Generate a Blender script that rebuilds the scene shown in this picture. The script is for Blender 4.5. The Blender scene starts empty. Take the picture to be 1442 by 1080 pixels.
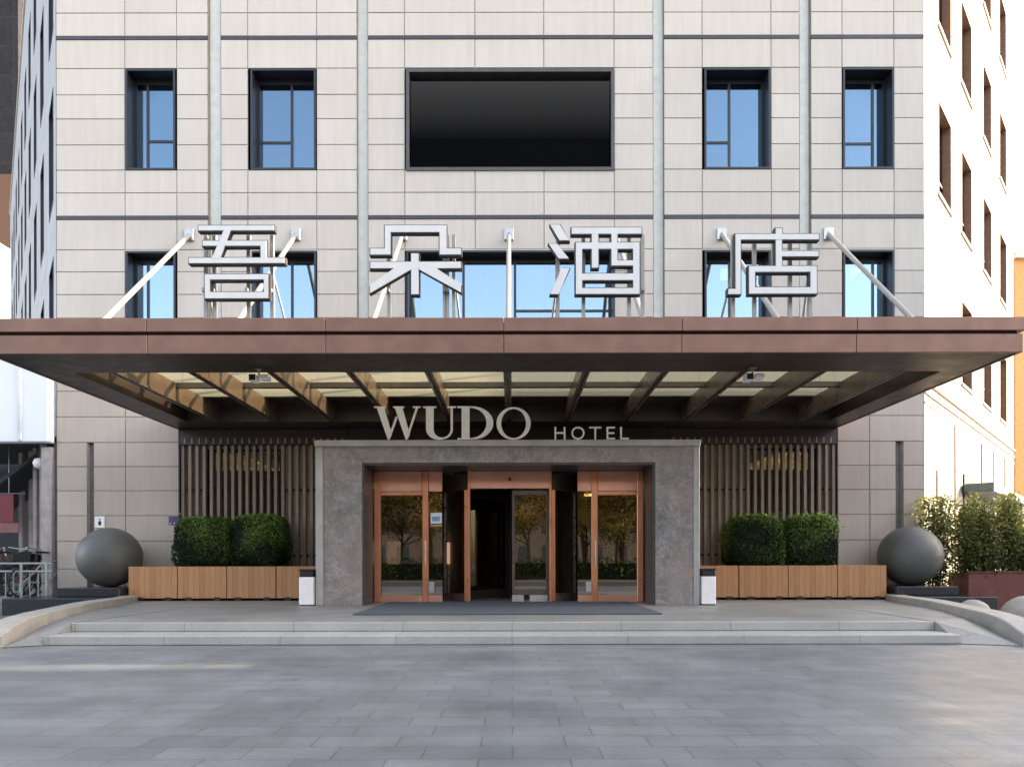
import bpy, math, random
from mathutils import Vector, Matrix
random.seed(7)
S = bpy.context.scene
C = S.collection
PI = math.pi
R = math.radians

# ------------------------------------------------------------------ scale of the place
F, CX, HY, EYE, D = 966.0, 721.0, 790.0, 1.08, 16.0     # surveyed focal, centre, horizon, eye height, facade distance
POD = 0.24                                              # podium height
def fx(x, d=D): return (x - CX) * d / F
def fz(y, d=D): return EYE + (HY - y) * d / F

# ------------------------------------------------------------------ mesh helper
class MB:
    def __init__(s): s.v, s.f, s.t, s.tone = [], [], [], 0.5
    def face(s, pts):
        n = len(s.v); s.v += [tuple(p) for p in pts]; s.f.append(tuple(range(n, n + len(pts)))); s.t.append(s.tone)
    def add(s, pts, faces):
        n = len(s.v); s.v += [tuple(p) for p in pts]
        for f in faces: s.f.append(tuple(i + n for i in f)); s.t.append(s.tone)
    def box(s, x0, x1, y0, y1, z0, z1):
        p = [(x0,y0,z0),(x1,y0,z0),(x1,y1,z0),(x0,y1,z0),(x0,y0,z1),(x1,y0,z1),(x1,y1,z1),(x0,y1,z1)]
        s.add(p, [(0,3,2,1),(4,5,6,7),(0,1,5,4),(1,2,6,5),(2,3,7,6),(3,0,4,7)])
    def cbox(s, x0, x1, y0, y1, z0, z1, b=0.006):
        """box whose edges are softened by a small chamfer"""
        b = min(b, (x1-x0)*.45, (y1-y0)*.45, (z1-z0)*.45)
        P = []; idx = {}
        for i in (0,1):
            for j in (0,1):
                for k in (0,1):
                    c = [(x0,x1)[i], (y0,y1)[j], (z0,z1)[k]]; g = [(1,-1)[i]*b, (1,-1)[j]*b, (1,-1)[k]*b]
                    for ax in range(3):
                        q = list(c)
                        for a2 in range(3):
                            if a2 != ax: q[a2] += g[a2]
                        idx[(i,j,k,ax)] = len(P); P.append(q)
        fs = []
        order = [(0,0),(1,0),(1,1),(0,1)]
        for ax in range(3):
            o = [a for a in range(3) if a != ax]
            for sd in (0,1):
                q = []
                for u, w in order:
                    key = [0,0,0]; key[ax] = sd; key[o[0]] = u; key[o[1]] = w
                    q.append(idx[(key[0],key[1],key[2],ax)])
                flip = (sd == 0) ^ (ax == 1)
                fs.append(tuple(reversed(q)) if flip else tuple(q))
        for ax in range(3):
            o = [a for a in range(3) if a != ax]
            for u in (0,1):
                for w in (0,1):
                    k0 = [0,0,0]; k0[o[0]] = u; k0[o[1]] = w; k1 = list(k0); k1[ax] = 1
                    fs.append((idx[(*k0,o[0])], idx[(*k1,o[0])], idx[(*k1,o[1])], idx[(*k0,o[1])]))
        for i in (0,1):
            for j in (0,1):
                for k in (0,1): fs.append((idx[(i,j,k,0)], idx[(i,j,k,1)], idx[(i,j,k,2)]))
        s.add(P, fs)
    def prism(s, pts, y0, y1):
        """polygon in (x, z) extruded along y"""
        n = len(pts); a = sum(pts[i][0]*pts[(i+1)%n][1]-pts[(i+1)%n][0]*pts[i][1] for i in range(n))
        if a < 0: pts = pts[::-1]
        P = [(x,y0,z) for x,z in pts] + [(x,y1,z) for x,z in pts]
        s.add(P, [tuple(range(n)), tuple(range(2*n-1,n-1,-1))] + [(i, i+n, (i+1)%n+n, (i+1)%n) for i in range(n)])
    def slab(s, pts, z0, z1):
        """polygon in (x, y) extruded along z"""
        n = len(pts); a = sum(pts[i][0]*pts[(i+1)%n][1]-pts[(i+1)%n][0]*pts[i][1] for i in range(n))
        if a < 0: pts = pts[::-1]
        P = [(x,y,z0) for x,y in pts] + [(x,y,z1) for x,y in pts]
        s.add(P, [tuple(range(n-1,-1,-1)), tuple(range(n,2*n))] + [(i, (i+1)%n, (i+1)%n+n, i+n) for i in range(n)])
    def tube(s, pts, r, seg=8, r2=None, caps=True):
        pts = [Vector(p) for p in pts]; rings = []
        for i, p in enumerate(pts):
            d = (pts[min(i+1,len(pts)-1)] - pts[max(i-1,0)]).normalized()
            u = d.cross(Vector((0,0,1)))
            if u.length < 1e-3: u = d.cross(Vector((1,0,0)))
            u.normalize(); w = u.cross(d)
            rr = r if r2 is None else r + (r2-r)*i/max(1,len(pts)-1)
            rings.append([p + u*math.cos(2*PI*k/seg)*rr + w*math.sin(2*PI*k/seg)*rr for k in range(seg)])
        P = [q for g in rings for q in g]; fs = []
        for i in range(len(pts)-1):
            for k in range(seg): fs.append((i*seg+k, i*seg+(k+1)%seg, (i+1)*seg+(k+1)%seg, (i+1)*seg+k))
        if caps: fs += [tuple(range(seg-1,-1,-1)), tuple(range((len(pts)-1)*seg, len(pts)*seg))]
        s.add(P, fs)
    def torus(s, c, axis_u, axis_w, r, t, seg=28, sub=6):
        c = Vector(c); u = Vector(axis_u); w = Vector(axis_w); n = u.cross(w); P = []; fs = []
        for i in range(seg):
            a = 2*PI*i/seg; d = u*math.cos(a)+w*math.sin(a)
            for k in range(sub):
                b = 2*PI*k/sub; P.append(c + d*(r+t*math.cos(b)) + n*t*math.sin(b))
        for i in range(seg):
            for k in range(sub):
                fs.append((i*sub+k, ((i+1)%seg)*sub+k, ((i+1)%seg)*sub+(k+1)%sub, i*sub+(k+1)%sub))
        s.add(P, fs)
    def lathe(s, c, prof, seg=48):
        P = []; fs = []
        for r, z in prof:
            for k in range(seg): P.append((c[0]+r*math.cos(2*PI*k/seg), c[1]+r*math.sin(2*PI*k/seg), c[2]+z))
        for i in range(len(prof)-1):
            for k in range(seg): fs.append((i*seg+k, i*seg+(k+1)%seg, (i+1)*seg+(k+1)%seg, (i+1)*seg+k))
        fs += [tuple(range(seg-1,-1,-1)), tuple(range((len(prof)-1)*seg, len(prof)*seg))]
        s.add(P, fs)
    def arc(s, cx, cy, r, t, a0, a1, z0, z1, seg=20):
        """curved wall, angles measured from -Y"""
        P = []; fs = []
        for i in range(seg+1):
            a = a0+(a1-a0)*i/seg; sx, sy = math.sin(a), -math.cos(a)
            for rr in (r, r-t):
                for z in (z0, z1): P.append((cx+sx*rr, cy+sy*rr, z))
        for i in range(seg):
            b = i*4; n = b+4
            fs += [(b,n,n+1,b+1), (b+2,b+3,n+3,n+2), (b+1,n+1,n+3,b+3), (b,b+2,n+2,n)]
        fs += [(0,1,3,2), (seg*4,seg*4+2,seg*4+3,seg*4+1)]
        s.add(P, fs)
    def build(s, name, mat, parent=None, smooth=False, local=False):
        o0 = Vector((0,0,0))
        if parent is not None and not local:
            p = parent
            while p: o0 += p.location; p = p.parent
        me = bpy.data.meshes.new(name)
        me.from_pydata([tuple(Vector(v)-o0) for v in s.v], [], s.f)
        me.materials.append(mat)
        at = me.attributes.new('tone', 'FLOAT', 'FACE')
        at.data.foreach_set('value', s.t)
        if smooth: me.polygons.foreach_set('use_smooth', [True]*len(me.polygons))
        me.update()
        o = bpy.data.objects.new(name, me); C.objects.link(o)
        if parent is not None: o.parent = parent
        return o

def thing(name, label, cat, loc=(0,0,0), rz=0.0, group=None):
    o = bpy.data.objects.new(name, None); C.objects.link(o); o.empty_display_size = .2
    o.location = loc; o.rotation_euler = (0,0,rz); o['label'] = label; o['category'] = cat
    if group: o['group'] = group
    return o
def tag(o, label, cat, group=None):
    o['label'] = label; o['category'] = cat
    if group: o['group'] = group
    return o
def struct(name, mb, mat):
    o = mb.build(name, mat); o['kind'] = 'structure'; return o
def dup(root, loc, rz=0.0, label=None):
    r = root.copy(); C.objects.link(r); r.location = loc; r.rotation_euler = (0,0,rz)
    if label: r['label'] = label
    for ch in list(root.children):
        c = ch.copy(); C.objects.link(c); c.parent = r
        for g in list(ch.children):
            d = g.copy(); C.objects.link(d); d.parent = c
    return r

# ------------------------------------------------------------------ materials
class NT:
    def __init__(s, name):
        m = bpy.data.materials.new(name); m.use_nodes = True; s.m = m; s.t = m.node_tree; s.n = s.t.nodes
        s.b = s.n['Principled BSDF']; s.out = s.n['Material Output']
    def node(s, typ, **kw):
        n = s.n.new(typ)
        for k, v in kw.items():
            if k in n.inputs: n.inputs[k].default_value = v
            else: setattr(n, k, v)
        return n
    def link(s, a, b): s.t.links.new(a, b)
    def coords(s, kind='Object', scale=(1,1,1)):
        tc = s.node('ShaderNodeTexCoord'); mp = s.node('ShaderNodeMapping'); mp.inputs['Scale'].default_value = scale
        s.link(tc.outputs[kind], mp.inputs['Vector']); return mp.outputs['Vector']
    def noise(s, vec, scale, detail=4, rough=.55, lo=0.0, hi=1.0):
        n = s.node('ShaderNodeTexNoise', Scale=scale, Detail=detail, Roughness=rough); s.link(vec, n.inputs['Vector'])
        r = s.node('ShaderNodeMapRange'); r.inputs['From Min'].default_value = .3; r.inputs['From Max'].default_value = .7
        r.inputs['To Min'].default_value = lo; r.inputs['To Max'].default_value = hi
        s.link(n.outputs['Fac'], r.inputs['Value']); return r.outputs['Result']
    def mix(s, a, b, fac, mode='MIX'):
        n = s.node('ShaderNodeMix', data_type='RGBA', blend_type=mode)
        for sock, v in ((n.inputs[6], a), (n.inputs[7], b)):
            if hasattr(v, 'links'): s.link(v, sock)
            else: sock.default_value = (*v, 1) if len(v) == 3 else v
        if hasattr(fac, 'links'): s.link(fac, n.inputs[0])
        else: n.inputs[0].default_value = fac
        return n.outputs[2]
    def bump(s, h, strength=.3, dist=.01):
        b = s.node('ShaderNodeBump', Strength=strength, Distance=dist); s.link(h, b.inputs['Height']); s.link(b.outputs['Normal'], s.b.inputs['Normal'])
    def col(s, c):
        if hasattr(c, 'links'): s.link(c, s.b.inputs['Base Color'])
        else: s.b.inputs['Base Color'].default_value = (*c, 1)
    def set(s, **kw):
        for k, v in kw.items():
            k = k.replace('_', ' ')
            if hasattr(v, 'links'): s.link(v, s.b.inputs[k])
            else: s.b.inputs[k].default_value = v

def simple(name, c, rough=.5, metal=0.0, var=.18, scale=6.0, bump=0.0):
    t = NT(name); v = t.coords()
    n = t.noise(v, scale)
    t.col(t.mix([x*(1-var) for x in c], [min(1, x*(1+var)) for x in c], n))
    t.set(Roughness=t.noise(v, scale*1.7, lo=max(.02, rough-.07), hi=min(1, rough+.07)), Metallic=metal)
    if bump: t.bump(t.noise(v, scale*8), bump, .004)
    return t.m

def stone_wall(name, a, b, rough=.6):
    t = NT(name); v = t.coords()
    at = t.node('ShaderNodeAttribute', attribute_name='tone')
    base = t.mix(a, b, at.outputs['Fac'])
    cl = t.noise(v, .9, 5, .6)
    base = t.mix(base, [x*.86 for x in a], t.noise(v, .55, 4, .6, 0, .55))
    st = t.noise(t.coords('Object', (7,7,.55)), 1.2, 4, .6, 0, .34)          # rain streaks
    base = t.mix(base, [a[0]*.72, a[1]*.71, a[2]*.68], st)
    sp = t.noise(v, 55, 3, .7, .9, 1.07)
    base = t.mix(base, sp, 1.0, 'MULTIPLY')
    t.col(base); t.set(Roughness=rough, Specular_IOR_Level=.35)
    t.bump(t.noise(v, 40), .12, .003)
    return t.m

def brick_mat(name, c1, c2, mortar, bw, bh, msize, rough, offset=.5, axes='XY', var=.25, bump=.25, stains=None):
    t = NT(name)
    tc = t.node('ShaderNodeTexCoord'); sep = t.node('ShaderNodeSeparateXYZ'); cmb = t.node('ShaderNodeCombineXYZ')
    t.link(tc.outputs['Object'], sep.inputs[0])
    t.link(sep.outputs[axes[0]], cmb.inputs['X']); t.link(sep.outputs[axes[1]], cmb.inputs['Y'])
    br = t.node('ShaderNodeTexBrick', offset=offset, offset_frequency=2, squash=1.0)
    br.inputs['Scale'].default_value = 1.0; br.inputs['Mortar Size'].default_value = msize; br.inputs['Mortar Smooth'].default_value = .1
    br.inputs['Brick Width'].default_value = bw; br.inputs['Row Height'].default_value = bh; br.inputs['Bias'].default_value = 0
    br.inputs['Color1'].default_value = (*c1,1); br.inputs['Color2'].default_value = (*c2,1); br.inputs['Mortar'].default_value = (*mortar,1)
    t.link(cmb.outputs[0], br.inputs['Vector'])
    v = t.coords()
    c = t.mix(br.outputs['Color'], t.noise(v, 1.1, 5, .6, 1-var, 1+var*.6), 1.0, 'MULTIPLY')
    c = t.mix(c, t.noise(v, 28, 4, .7, .88, 1.1), 1.0, 'MULTIPLY')
    if stains:  # broad stain noise and small dark gum specks
        c = t.mix(c, t.noise(t.coords('Object',(.35,1.4,1)), .8, 5, .65, .80, 1.08), 1.0, 'MULTIPLY')
        vo = t.node('ShaderNodeTexVoronoi', Scale=1.7); t.link(v, vo.inputs['Vector'])
        lt = t.node('ShaderNodeMath', operation='LESS_THAN'); t.link(vo.outputs['Distance'], lt.inputs[0]); lt.inputs[1].default_value = .035
        m2 = t.node('ShaderNodeMath', operation='MULTIPLY'); t.link(lt.outputs[0], m2.inputs[0]); m2.inputs[1].default_value = .35
        c = t.mix(c, (.07,.072,.075), m2.outputs[0])
    t.col(c)
    t.set(Roughness=t.noise(v, 2.3, 4, .6, rough-.12, rough+.12))
    inv = t.node('ShaderNodeMath', operation='MULTIPLY_ADD'); t.link(br.outputs['Fac'], inv.inputs[0]); inv.inputs[1].default_value = -1; inv.inputs[2].default_value = 1
    ad = t.node('ShaderNodeMath', operation='MULTIPLY_ADD'); t.link(t.noise(v, 30), ad.inputs[0]); ad.inputs[1].default_value = .12; t.link(inv.outputs[0], ad.inputs[2])
    t.bump(ad.outputs[0], bump, .006)
    return t.m

def glass_mat(name, tint, refl, fac, rough=.01, fres=True):
    """coated pane: mirror of the surroundings over a tinted view inside"""
    t = NT(name); t.n.remove(t.b)
    tr = t.node('ShaderNodeBsdfTransparent'); tr.inputs[0].default_value = (*tint,1)
    gl = t.node('ShaderNodeBsdfGlossy'); gl.inputs['Color'].default_value = (*refl,1); gl.inputs['Roughness'].default_value = rough
    v = t.coords(); b = t.node('ShaderNodeBump', Strength=.02, Distance=.01); t.link(t.noise(v, .8, 2), b.inputs['Height']); t.link(b.outputs[0], gl.inputs['Normal'])
    mx = t.node('ShaderNodeMixShader')
    if fres:
        lw = t.node('ShaderNodeLayerWeight', Blend=.35)
        mr = t.node('ShaderNodeMapRange'); mr.inputs['To Min'].default_value = fac; mr.inputs['To Max'].default_value = min(1, fac+.45)
        t.link(lw.outputs['Fresnel'], mr.inputs['Value']); t.link(mr.outputs[0], mx.inputs[0])
    else: mx.inputs[0].default_value = fac
    t.link(tr.outputs[0], mx.inputs[1]); t.link(gl.outputs[0], mx.inputs[2]); t.link(mx.outputs[0], t.out.inputs['Surface'])
    return t.m

def emit_mat(name, c, s):
    t = NT(name); t.col(c); t.set(Emission_Color=(*c,1), Emission_Strength=s); return t.m

def leaf_mat(name, dark, light, trans=.35):
    t = NT(name); at = t.node('ShaderNodeAttribute', attribute_name='tone'); v = t.coords()
    c = t.mix(dark, light, at.outputs['Fac']); c = t.mix(c, t.noise(v, 3, 3, .6, .7, 1.25), 1.0, 'MULTIPLY')
    t.col(c); t.set(Roughness=.5, Specular_IOR_Level=.35)
    tl = t.node('ShaderNodeBsdfTranslucent'); t.link(c, tl.inputs[0])
    mx = t.node('ShaderNodeMixShader'); mx.inputs[0].default_value = trans
    t.link(t.b.outputs[0], mx.inputs[1]); t.link(tl.outputs[0], mx.inputs[2]); t.link(mx.outputs[0], t.out.inputs['Surface'])
    return t.m

M = {}
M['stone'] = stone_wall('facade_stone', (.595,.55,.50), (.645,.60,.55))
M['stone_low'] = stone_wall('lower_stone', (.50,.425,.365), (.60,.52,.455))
M['joint'] = simple('joint_grey', (.42,.39,.36), .8)  # even grey for joint backing and slot edges
M['band'] = simple('dark_band', (.045,.045,.055), .45)
M['channel'] = simple('channel_paint', (.78,.80,.74), .5, var=.08)
M['channel_side'] = simple('channel_edge', (.22,.195,.18), .6)
M['frame'] = simple('dark_frame_metal', (.018,.021,.03), .35, var=.25)
M['wglass'] = glass_mat('window_glass', (.72,.80,.88), (.27,.41,.55), .44)
M['wglass_low'] = glass_mat('lower_window_glass', (.75,.85,.92), (.44,.60,.74), .52)
M['room'] = simple('dim_room', (.10,.13,.17), .9)
M['blind'] = simple('grey_blue_blind', (.42,.48,.55), .9, var=.06)
M['curtain'] = simple('pale_curtain', (.72,.78,.82), .9, var=.1)
M['lightpanel'] = emit_mat('ceiling_panel_light', (.95,.97,1.0), 1.6)
M['wing_r'] = brick_mat('sunlit_wing_stone', (.35,.305,.25), (.325,.285,.232), (.24,.21,.17), 1.55, .70, .008, .65, .0, 'XZ', .12, .15)
M['wing_l'] = brick_mat('shaded_wing_stone', (.42,.41,.42), (.38,.375,.385), (.22,.22,.23), 1.7, .70, .012, .6, .0, 'XZ', .15, .15)
M['wing_win'] = simple('brown_window_lining', (.20,.125,.085), .5)
M['wing_sill'] = simple('pale_sill', (.62,.54,.44), .6)
M['bglass'] = glass_mat('brown_glass', (.25,.20,.15), (.55,.42,.33), .4)
M['dglass'] = glass_mat('dark_teal_glass', (.05,.08,.10), (.40,.55,.62), .3)
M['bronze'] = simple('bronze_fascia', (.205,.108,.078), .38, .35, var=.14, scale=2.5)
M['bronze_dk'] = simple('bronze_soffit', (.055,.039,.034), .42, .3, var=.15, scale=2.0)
M['fin'] = simple('bronze_fin', (.135,.097,.076), .30, .15, var=.15, scale=3)
M['roofdeck'] = simple('roof_deck_metal', (.10,.085,.08), .6)
M['rod'] = simple('painted_rod', (.33,.325,.30), .4, var=.08)
M['face'] = simple('letter_face', (.67,.665,.655), .35, var=.05)
M['lside'] = simple('letter_side', (.05,.052,.06), .7)
M['letter'] = simple('brushed_letter', (.86,.84,.82), .45, 0.0, var=.1)
M['black'] = simple('black_metal', (.012,.012,.014), .5)
M['white'] = simple('white_paint', (.88,.85,.84), .45, var=.06)
M['slat'] = simple('bronze_slat', (.26,.195,.15), .5, .1, var=.15)
M['slat_dk'] = simple('dark_header', (.03,.02,.017), .5)
M['planks'] = None
M['soil'] = simple('planter_soil', (.05,.035,.025), .95)
M['redbox'] = simple('red_brown_planter', (.16,.05,.04), .6)
M['granite_blk'] = simple('black_granite', (.022,.025,.03), .25, var=.3, scale=30)
M['purple'] = simple('purple_sign', (.09,.06,.20), .4)
M['grey_paint'] = simple('grey_green_paint', (.32,.36,.34), .45)
M['redpaint'] = simple('red_paint', (.17,.012,.02), .4)
M['rubber'] = simple('rubber', (.02,.02,.02), .8)
M['steel'] = simple('steel', (.45,.45,.46), .3, .8)
M['copper'] = simple('rose_copper', (.84,.36,.20), .33, .8, var=.04, scale=2)
M['copper_d'] = simple('copper_panel', (.80,.42,.30), .36, .75, var=.12, scale=2)
M['doorglass'] = glass_mat('door_glass', (.34,.34,.31), (.95,.90,.78), .34)
M['lobby'] = simple('lobby_wall', (.07,.045,.03), .6)
M['lobby_floor'] = simple('lobby_floor_stone', (.10,.09,.08), .25)
M['warmlight'] = emit_mat('warm_lamp', (1.0,.62,.25), 16.0)
M['lampshade'] = emit_mat('pink_lamp_shade', (1.0,.66,.50), 1.2)
M['mat'] = simple('entrance_mat', (.075,.09,.115), .9, var=.25, scale=30)
M['kerb'] = simple('kerb_stone', (.36,.34,.315), .65, var=.16, scale=4, bump=.15)
M['rock'] = simple('pale_rock', (.36,.32,.30), .7, var=.12, bump=.2)
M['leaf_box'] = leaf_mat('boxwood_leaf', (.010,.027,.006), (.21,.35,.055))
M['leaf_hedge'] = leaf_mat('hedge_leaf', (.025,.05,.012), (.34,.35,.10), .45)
M['leaf_tree'] = leaf_mat('tree_leaf', (.05,.05,.012), (.48,.32,.07), .4)
M['core'] = simple('shrub_core', (.006,.014,.004), .9)
M['bark'] = simple('bark', (.09,.07,.05), .9)
M['orange'] = simple('orange_render', (.60,.30,.10), .7)
M['yellow'] = simple('yellow_render', (.70,.52,.26), .7)
M['tower'] = brick_mat('dark_tower_glass', (.010,.009,.012), (.014,.013,.016), (.02,.02,.022), 2.0, 3.4, .12, .85, 0, 'XZ')
M['brownclad'] = simple('brown_cladding', (.12,.055,.024), .6)
M['paleblock'] = brick_mat('pale_block', (.72,.72,.72), (.68,.69,.7), (.5,.5,.5), 3.0, 3.2, .08, .7, 0, 'XZ')
M['blocker'] = brick_mat('sun_blocker', (.10,.11,.12), (.14,.14,.15), (.42,.38,.34), 2.6, 3.3, .55, .5, 0, 'YZ')  # window pattern for the added, unseen sun blocker
M['street'] = brick_mat('street_block', (.03,.035,.04), (.05,.05,.05), (.13,.10,.08), 2.4, 3.2, .6, .5, 0, 'XZ')
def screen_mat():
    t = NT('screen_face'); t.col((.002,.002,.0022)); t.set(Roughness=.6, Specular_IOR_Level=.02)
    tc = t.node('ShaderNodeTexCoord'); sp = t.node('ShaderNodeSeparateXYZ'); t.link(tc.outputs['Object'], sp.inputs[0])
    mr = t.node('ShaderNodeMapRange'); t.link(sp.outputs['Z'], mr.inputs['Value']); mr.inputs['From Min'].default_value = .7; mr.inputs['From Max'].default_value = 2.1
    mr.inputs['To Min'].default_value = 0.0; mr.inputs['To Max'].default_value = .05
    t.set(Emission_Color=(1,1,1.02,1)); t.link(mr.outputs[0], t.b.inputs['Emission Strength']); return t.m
M['screen'] = screen_mat()   # screen reflection put into the emission: a plain grey to black fade
M['bezel'] = simple('screen_bezel', (.07,.07,.072), .4)
M['shop_white'] = simple('white_shop_fascia', (.74,.78,.83), .35, var=.04, scale=.6)
M['shop_dark'] = simple('shop_shadow', (.035,.037,.043), .7)
M['shop_col'] = simple('shop_column', (.36,.32,.31), .6)
M['green_canopy'] = simple('green_grey_canopy', (.09,.13,.12), .5)
M['paving'] = brick_mat('plaza_paving', (.172,.184,.198), (.212,.221,.232), (.118,.125,.134), .50, .25, .005, .42, .37, 'XY', .22, .3, stains=True)
M['podium'] = brick_mat('podium_paving', (.235,.232,.226), (.27,.267,.26), (.15,.148,.145), 1.2, .6, .005, .5, .5, 'XY', .16, .15)
M['step'] = brick_mat('step_stone', (.36,.356,.335), (.40,.395,.375), (.22,.215,.21), 1.5, 5.0, .006, .5, .5, 'XY', .14, .1)

def marble():
    t = NT('grey_marble'); v = t.coords()
    n1 = t.noise(v, 2.6, 10, .78)
    c = t.mix((.085,.095,.115), (.38,.36,.34), n1)
    c = t.mix(c, t.noise(v, 13, 8, .8, .6, 1.35), 1.0, 'MULTIPLY')
    c = t.mix(c, (.31,.24,.215), t.noise(v, .9, 5, .6, 0, .7))
    w = t.node('ShaderNodeTexNoise', Scale=1.1, Detail=7, Roughness=.6, Distortion=2.2); t.link(v, w.inputs['Vector'])
    ab = t.node('ShaderNodeMath', operation='SUBTRACT'); t.link(w.outputs['Fac'], ab.inputs[0]); ab.inputs[1].default_value = .5
    a2 = t.node('ShaderNodeMath', operation='ABSOLUTE'); t.link(ab.outputs[0], a2.inputs[0])
    vr = t.node('ShaderNodeMapRange'); t.link(a2.outputs[0], vr.inputs['Value']); vr.inputs['From Max'].default_value = .018; vr.inputs['To Min'].default_value = .35; vr.inputs['To Max'].default_value = 0
    c = t.mix(c, (.5,.48,.45), vr.outputs[0])
    t.col(c); t.set(Roughness=.2); return t.m
M['marble'] = marble()
M['marble_lt'] = simple('pale_marble_trim', (.40,.385,.37), .3, var=.14, scale=3)

def granite():
    t = NT('grey_granite'); v = t.coords()
    c = t.mix((.035,.038,.036), (.15,.152,.145), t.noise(v, 48, 5, .8))
    c = t.mix(c, (.16,.15,.14), t.noise(v, 1.3, 4, .6, 0, .4))
    t.col(c); t.set(Roughness=t.noise(v, 3, 3, .5, .34, .58)); t.bump(t.noise(v, 90, 3, .7), .35, .004); return t.m
M['granite'] = granite()

def planks():
    t = NT('planter_wood'); tc = t.node('ShaderNodeTexCoord'); sep = t.node('ShaderNodeSeparateXYZ'); t.link(tc.outputs['Object'], sep.inputs[0])
    m = t.node('ShaderNodeMath', operation='MULTIPLY'); t.link(sep.outputs['X'], m.inputs[0]); m.inputs[1].default_value = 8.6
    fl = t.node('ShaderNodeMath', operation='FLOOR'); t.link(m.outputs[0], fl.inputs[0])
    wn = t.node('ShaderNodeTexWhiteNoise', noise_dimensions='1D'); t.link(fl.outputs[0], wn.inputs['W'])
    fr = t.node('ShaderNodeMath', operation='FRACT'); t.link(m.outputs[0], fr.inputs[0])
    gt = t.node('ShaderNodeMath', operation='GREATER_THAN'); t.link(fr.outputs[0], gt.inputs[0]); gt.inputs[1].default_value = .94
    c = t.mix((.42,.20,.085), (.50,.255,.115), wn.outputs['Value'])
    c = t.mix(c, t.noise(t.coords('Object',(14,14,1.2)), 3, 5, .6, .8, 1.15), 1.0, 'MULTIPLY')
    c = t.mix(c, (.22,.11,.05), gt.outputs[0])
    t.col(c); t.set(Roughness=.5); return t.m
M['planks'] = planks()

def skylight():
    t = NT('milky_skylight_glass'); t.n.remove(t.b)
    tr = t.node('ShaderNodeBsdfTransparent'); tr.inputs[0].default_value = (.80,.795,.69,1)
    tl = t.node('ShaderNodeBsdfTranslucent'); tl.inputs[0].default_value = (.40,.39,.31,1)
    mx = t.node('ShaderNodeMixShader'); mx.inputs[0].default_value = .25
    t.link(tr.outputs[0], mx.inputs[1]); t.link(tl.outputs[0], mx.inputs[2]); t.link(mx.outputs[0], t.out.inputs['Surface'])
    return t.m
M['skylight'] = skylight()

# ------------------------------------------------------------------ ground
g = MB(); g.face([(-400,-300,0),(400,-300,0),(400,500,0),(-400,500,0)])
struct('plaza_ground', g, M['paving'])

curbR = [(8.10,14.9,POD,.12),(7.78,14.0,POD,.12),(7.44,12.4,POD,.13),(7.15,11.04,.20,.14),(6.90,10.08,.12,.20),(6.66,9.3,.05,.22),(6.42,8.62,0,.15)]
def smooth_pts(P, n=6):
    out = []
    for i in range(len(P)-1):
        a = P[max(i-1,0)]; b = P[i]; c = P[i+1]; d = P[min(i+2,len(P)-1)]
        for k in range(n):
            t = k/n
            out.append(tuple(.5*((2*b[j])+(-a[j]+c[j])*t+(2*a[j]-5*b[j]+4*c[j]-d[j])*t*t+(-a[j]+3*b[j]-3*c[j]+d[j])*t**3) for j in range(len(b))))
    out.append(P[-1]); return out
curb = smooth_pts(curbR)
pod = MB()
outline = [(5.88,9.5),(5.92,12.2),(7.45,12.16),(7.78,14.0),(8.12,14.75),(8.12,16.2)]
pod.slab(outline + [(-x if x > 5.9 else -6.12, y) for x,y in outline[::-1]], 0.004, POD)
struct('podium', pod, M['podium'])
st = MB(); st.cbox(-6.06, 5.80, 8.87, 9.497, .004, .12, .008)
st.cbox(-6.06, 5.80, 9.42, 9.496, .124, .246, .008)
struct('entrance_steps', st, M['step'])
for sgn in (1,-1):
    rm = MB()
    rim = [c for c in curb if c[1] < 12.3]
    ex = 5.803 if sgn > 0 else 6.063
    A = (sgn*ex, 9.42, POD+.006)
    B = (sgn*ex, 8.86, .008)
    sk = [A, B, (sgn*ex, 9.42, .006)]; rm.face(sk); rm.face([(sgn*ex, 9.42, .006),(sgn*ex, 9.499, .006),(sgn*ex, 9.499, POD+.006),A])
    Cn = (sgn*6.44, 8.6, .008)
    pts = [(sgn*c[0], c[1], c[2]+.008) for c in rim]
    T = (sgn*5.9, 12.2, POD+.004)
    for i in range(len(pts)-1):
        q = [T if pts[i][1] > 10.8 else A, pts[i], pts[i+1]]
        rm.face(q if sgn < 0 else q[::-1])
    j = [p for p in pts if p[1] <= 10.8][0]
    rm.face([T, j, A] if sgn < 0 else [A, j, T])
    rm.face([A, pts[-1], B] if sgn < 0 else [B, pts[-1], A])
    struct('ramp', rm, M['podium'])

def curb_mesh(sgn):
    m = MB(); n = len(curb); P = []
    for i, (x, y, z, h) in enumerate(curb):
        a = curb[max(i-1,0)]; b = curb[min(i+1,n-1)]
        d = Vector((b[0]-a[0], b[1]-a[1])).normalized(); nx, ny = -d.y, d.x
        if nx < 0: nx, ny = -nx, -ny
        w = .34
        for off, zz in ((0, -.02), (0, z+h-.012), (.014, z+h), (w-.014, z+h), (w, z+h-.012), (w, -.02)):
            P.append((sgn*(x+nx*off), y+ny*off, zz))
    fs = []
    for i in range(n-1):
        for k in range(5):
            q = (i*6+k, i*6+k+1, (i+1)*6+k+1, (i+1)*6+k); fs.append(q if sgn > 0 else q[::-1])
    fs.append(tuple(range((n-1)*6, n*6)) if sgn > 0 else tuple(range((n-1)*6, n*6))[::-1]); fs.append(tuple(range(0,6))[::-1])
    m.add(P, fs); return m
for sgn, side in ((1,'right'),(-1,'left')):
    k = curb_mesh(sgn).build('kerb', M['kerb'])
    tag(k, f'curved low stone kerb edging the {side} ramp of the entrance podium', 'kerb')

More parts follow.
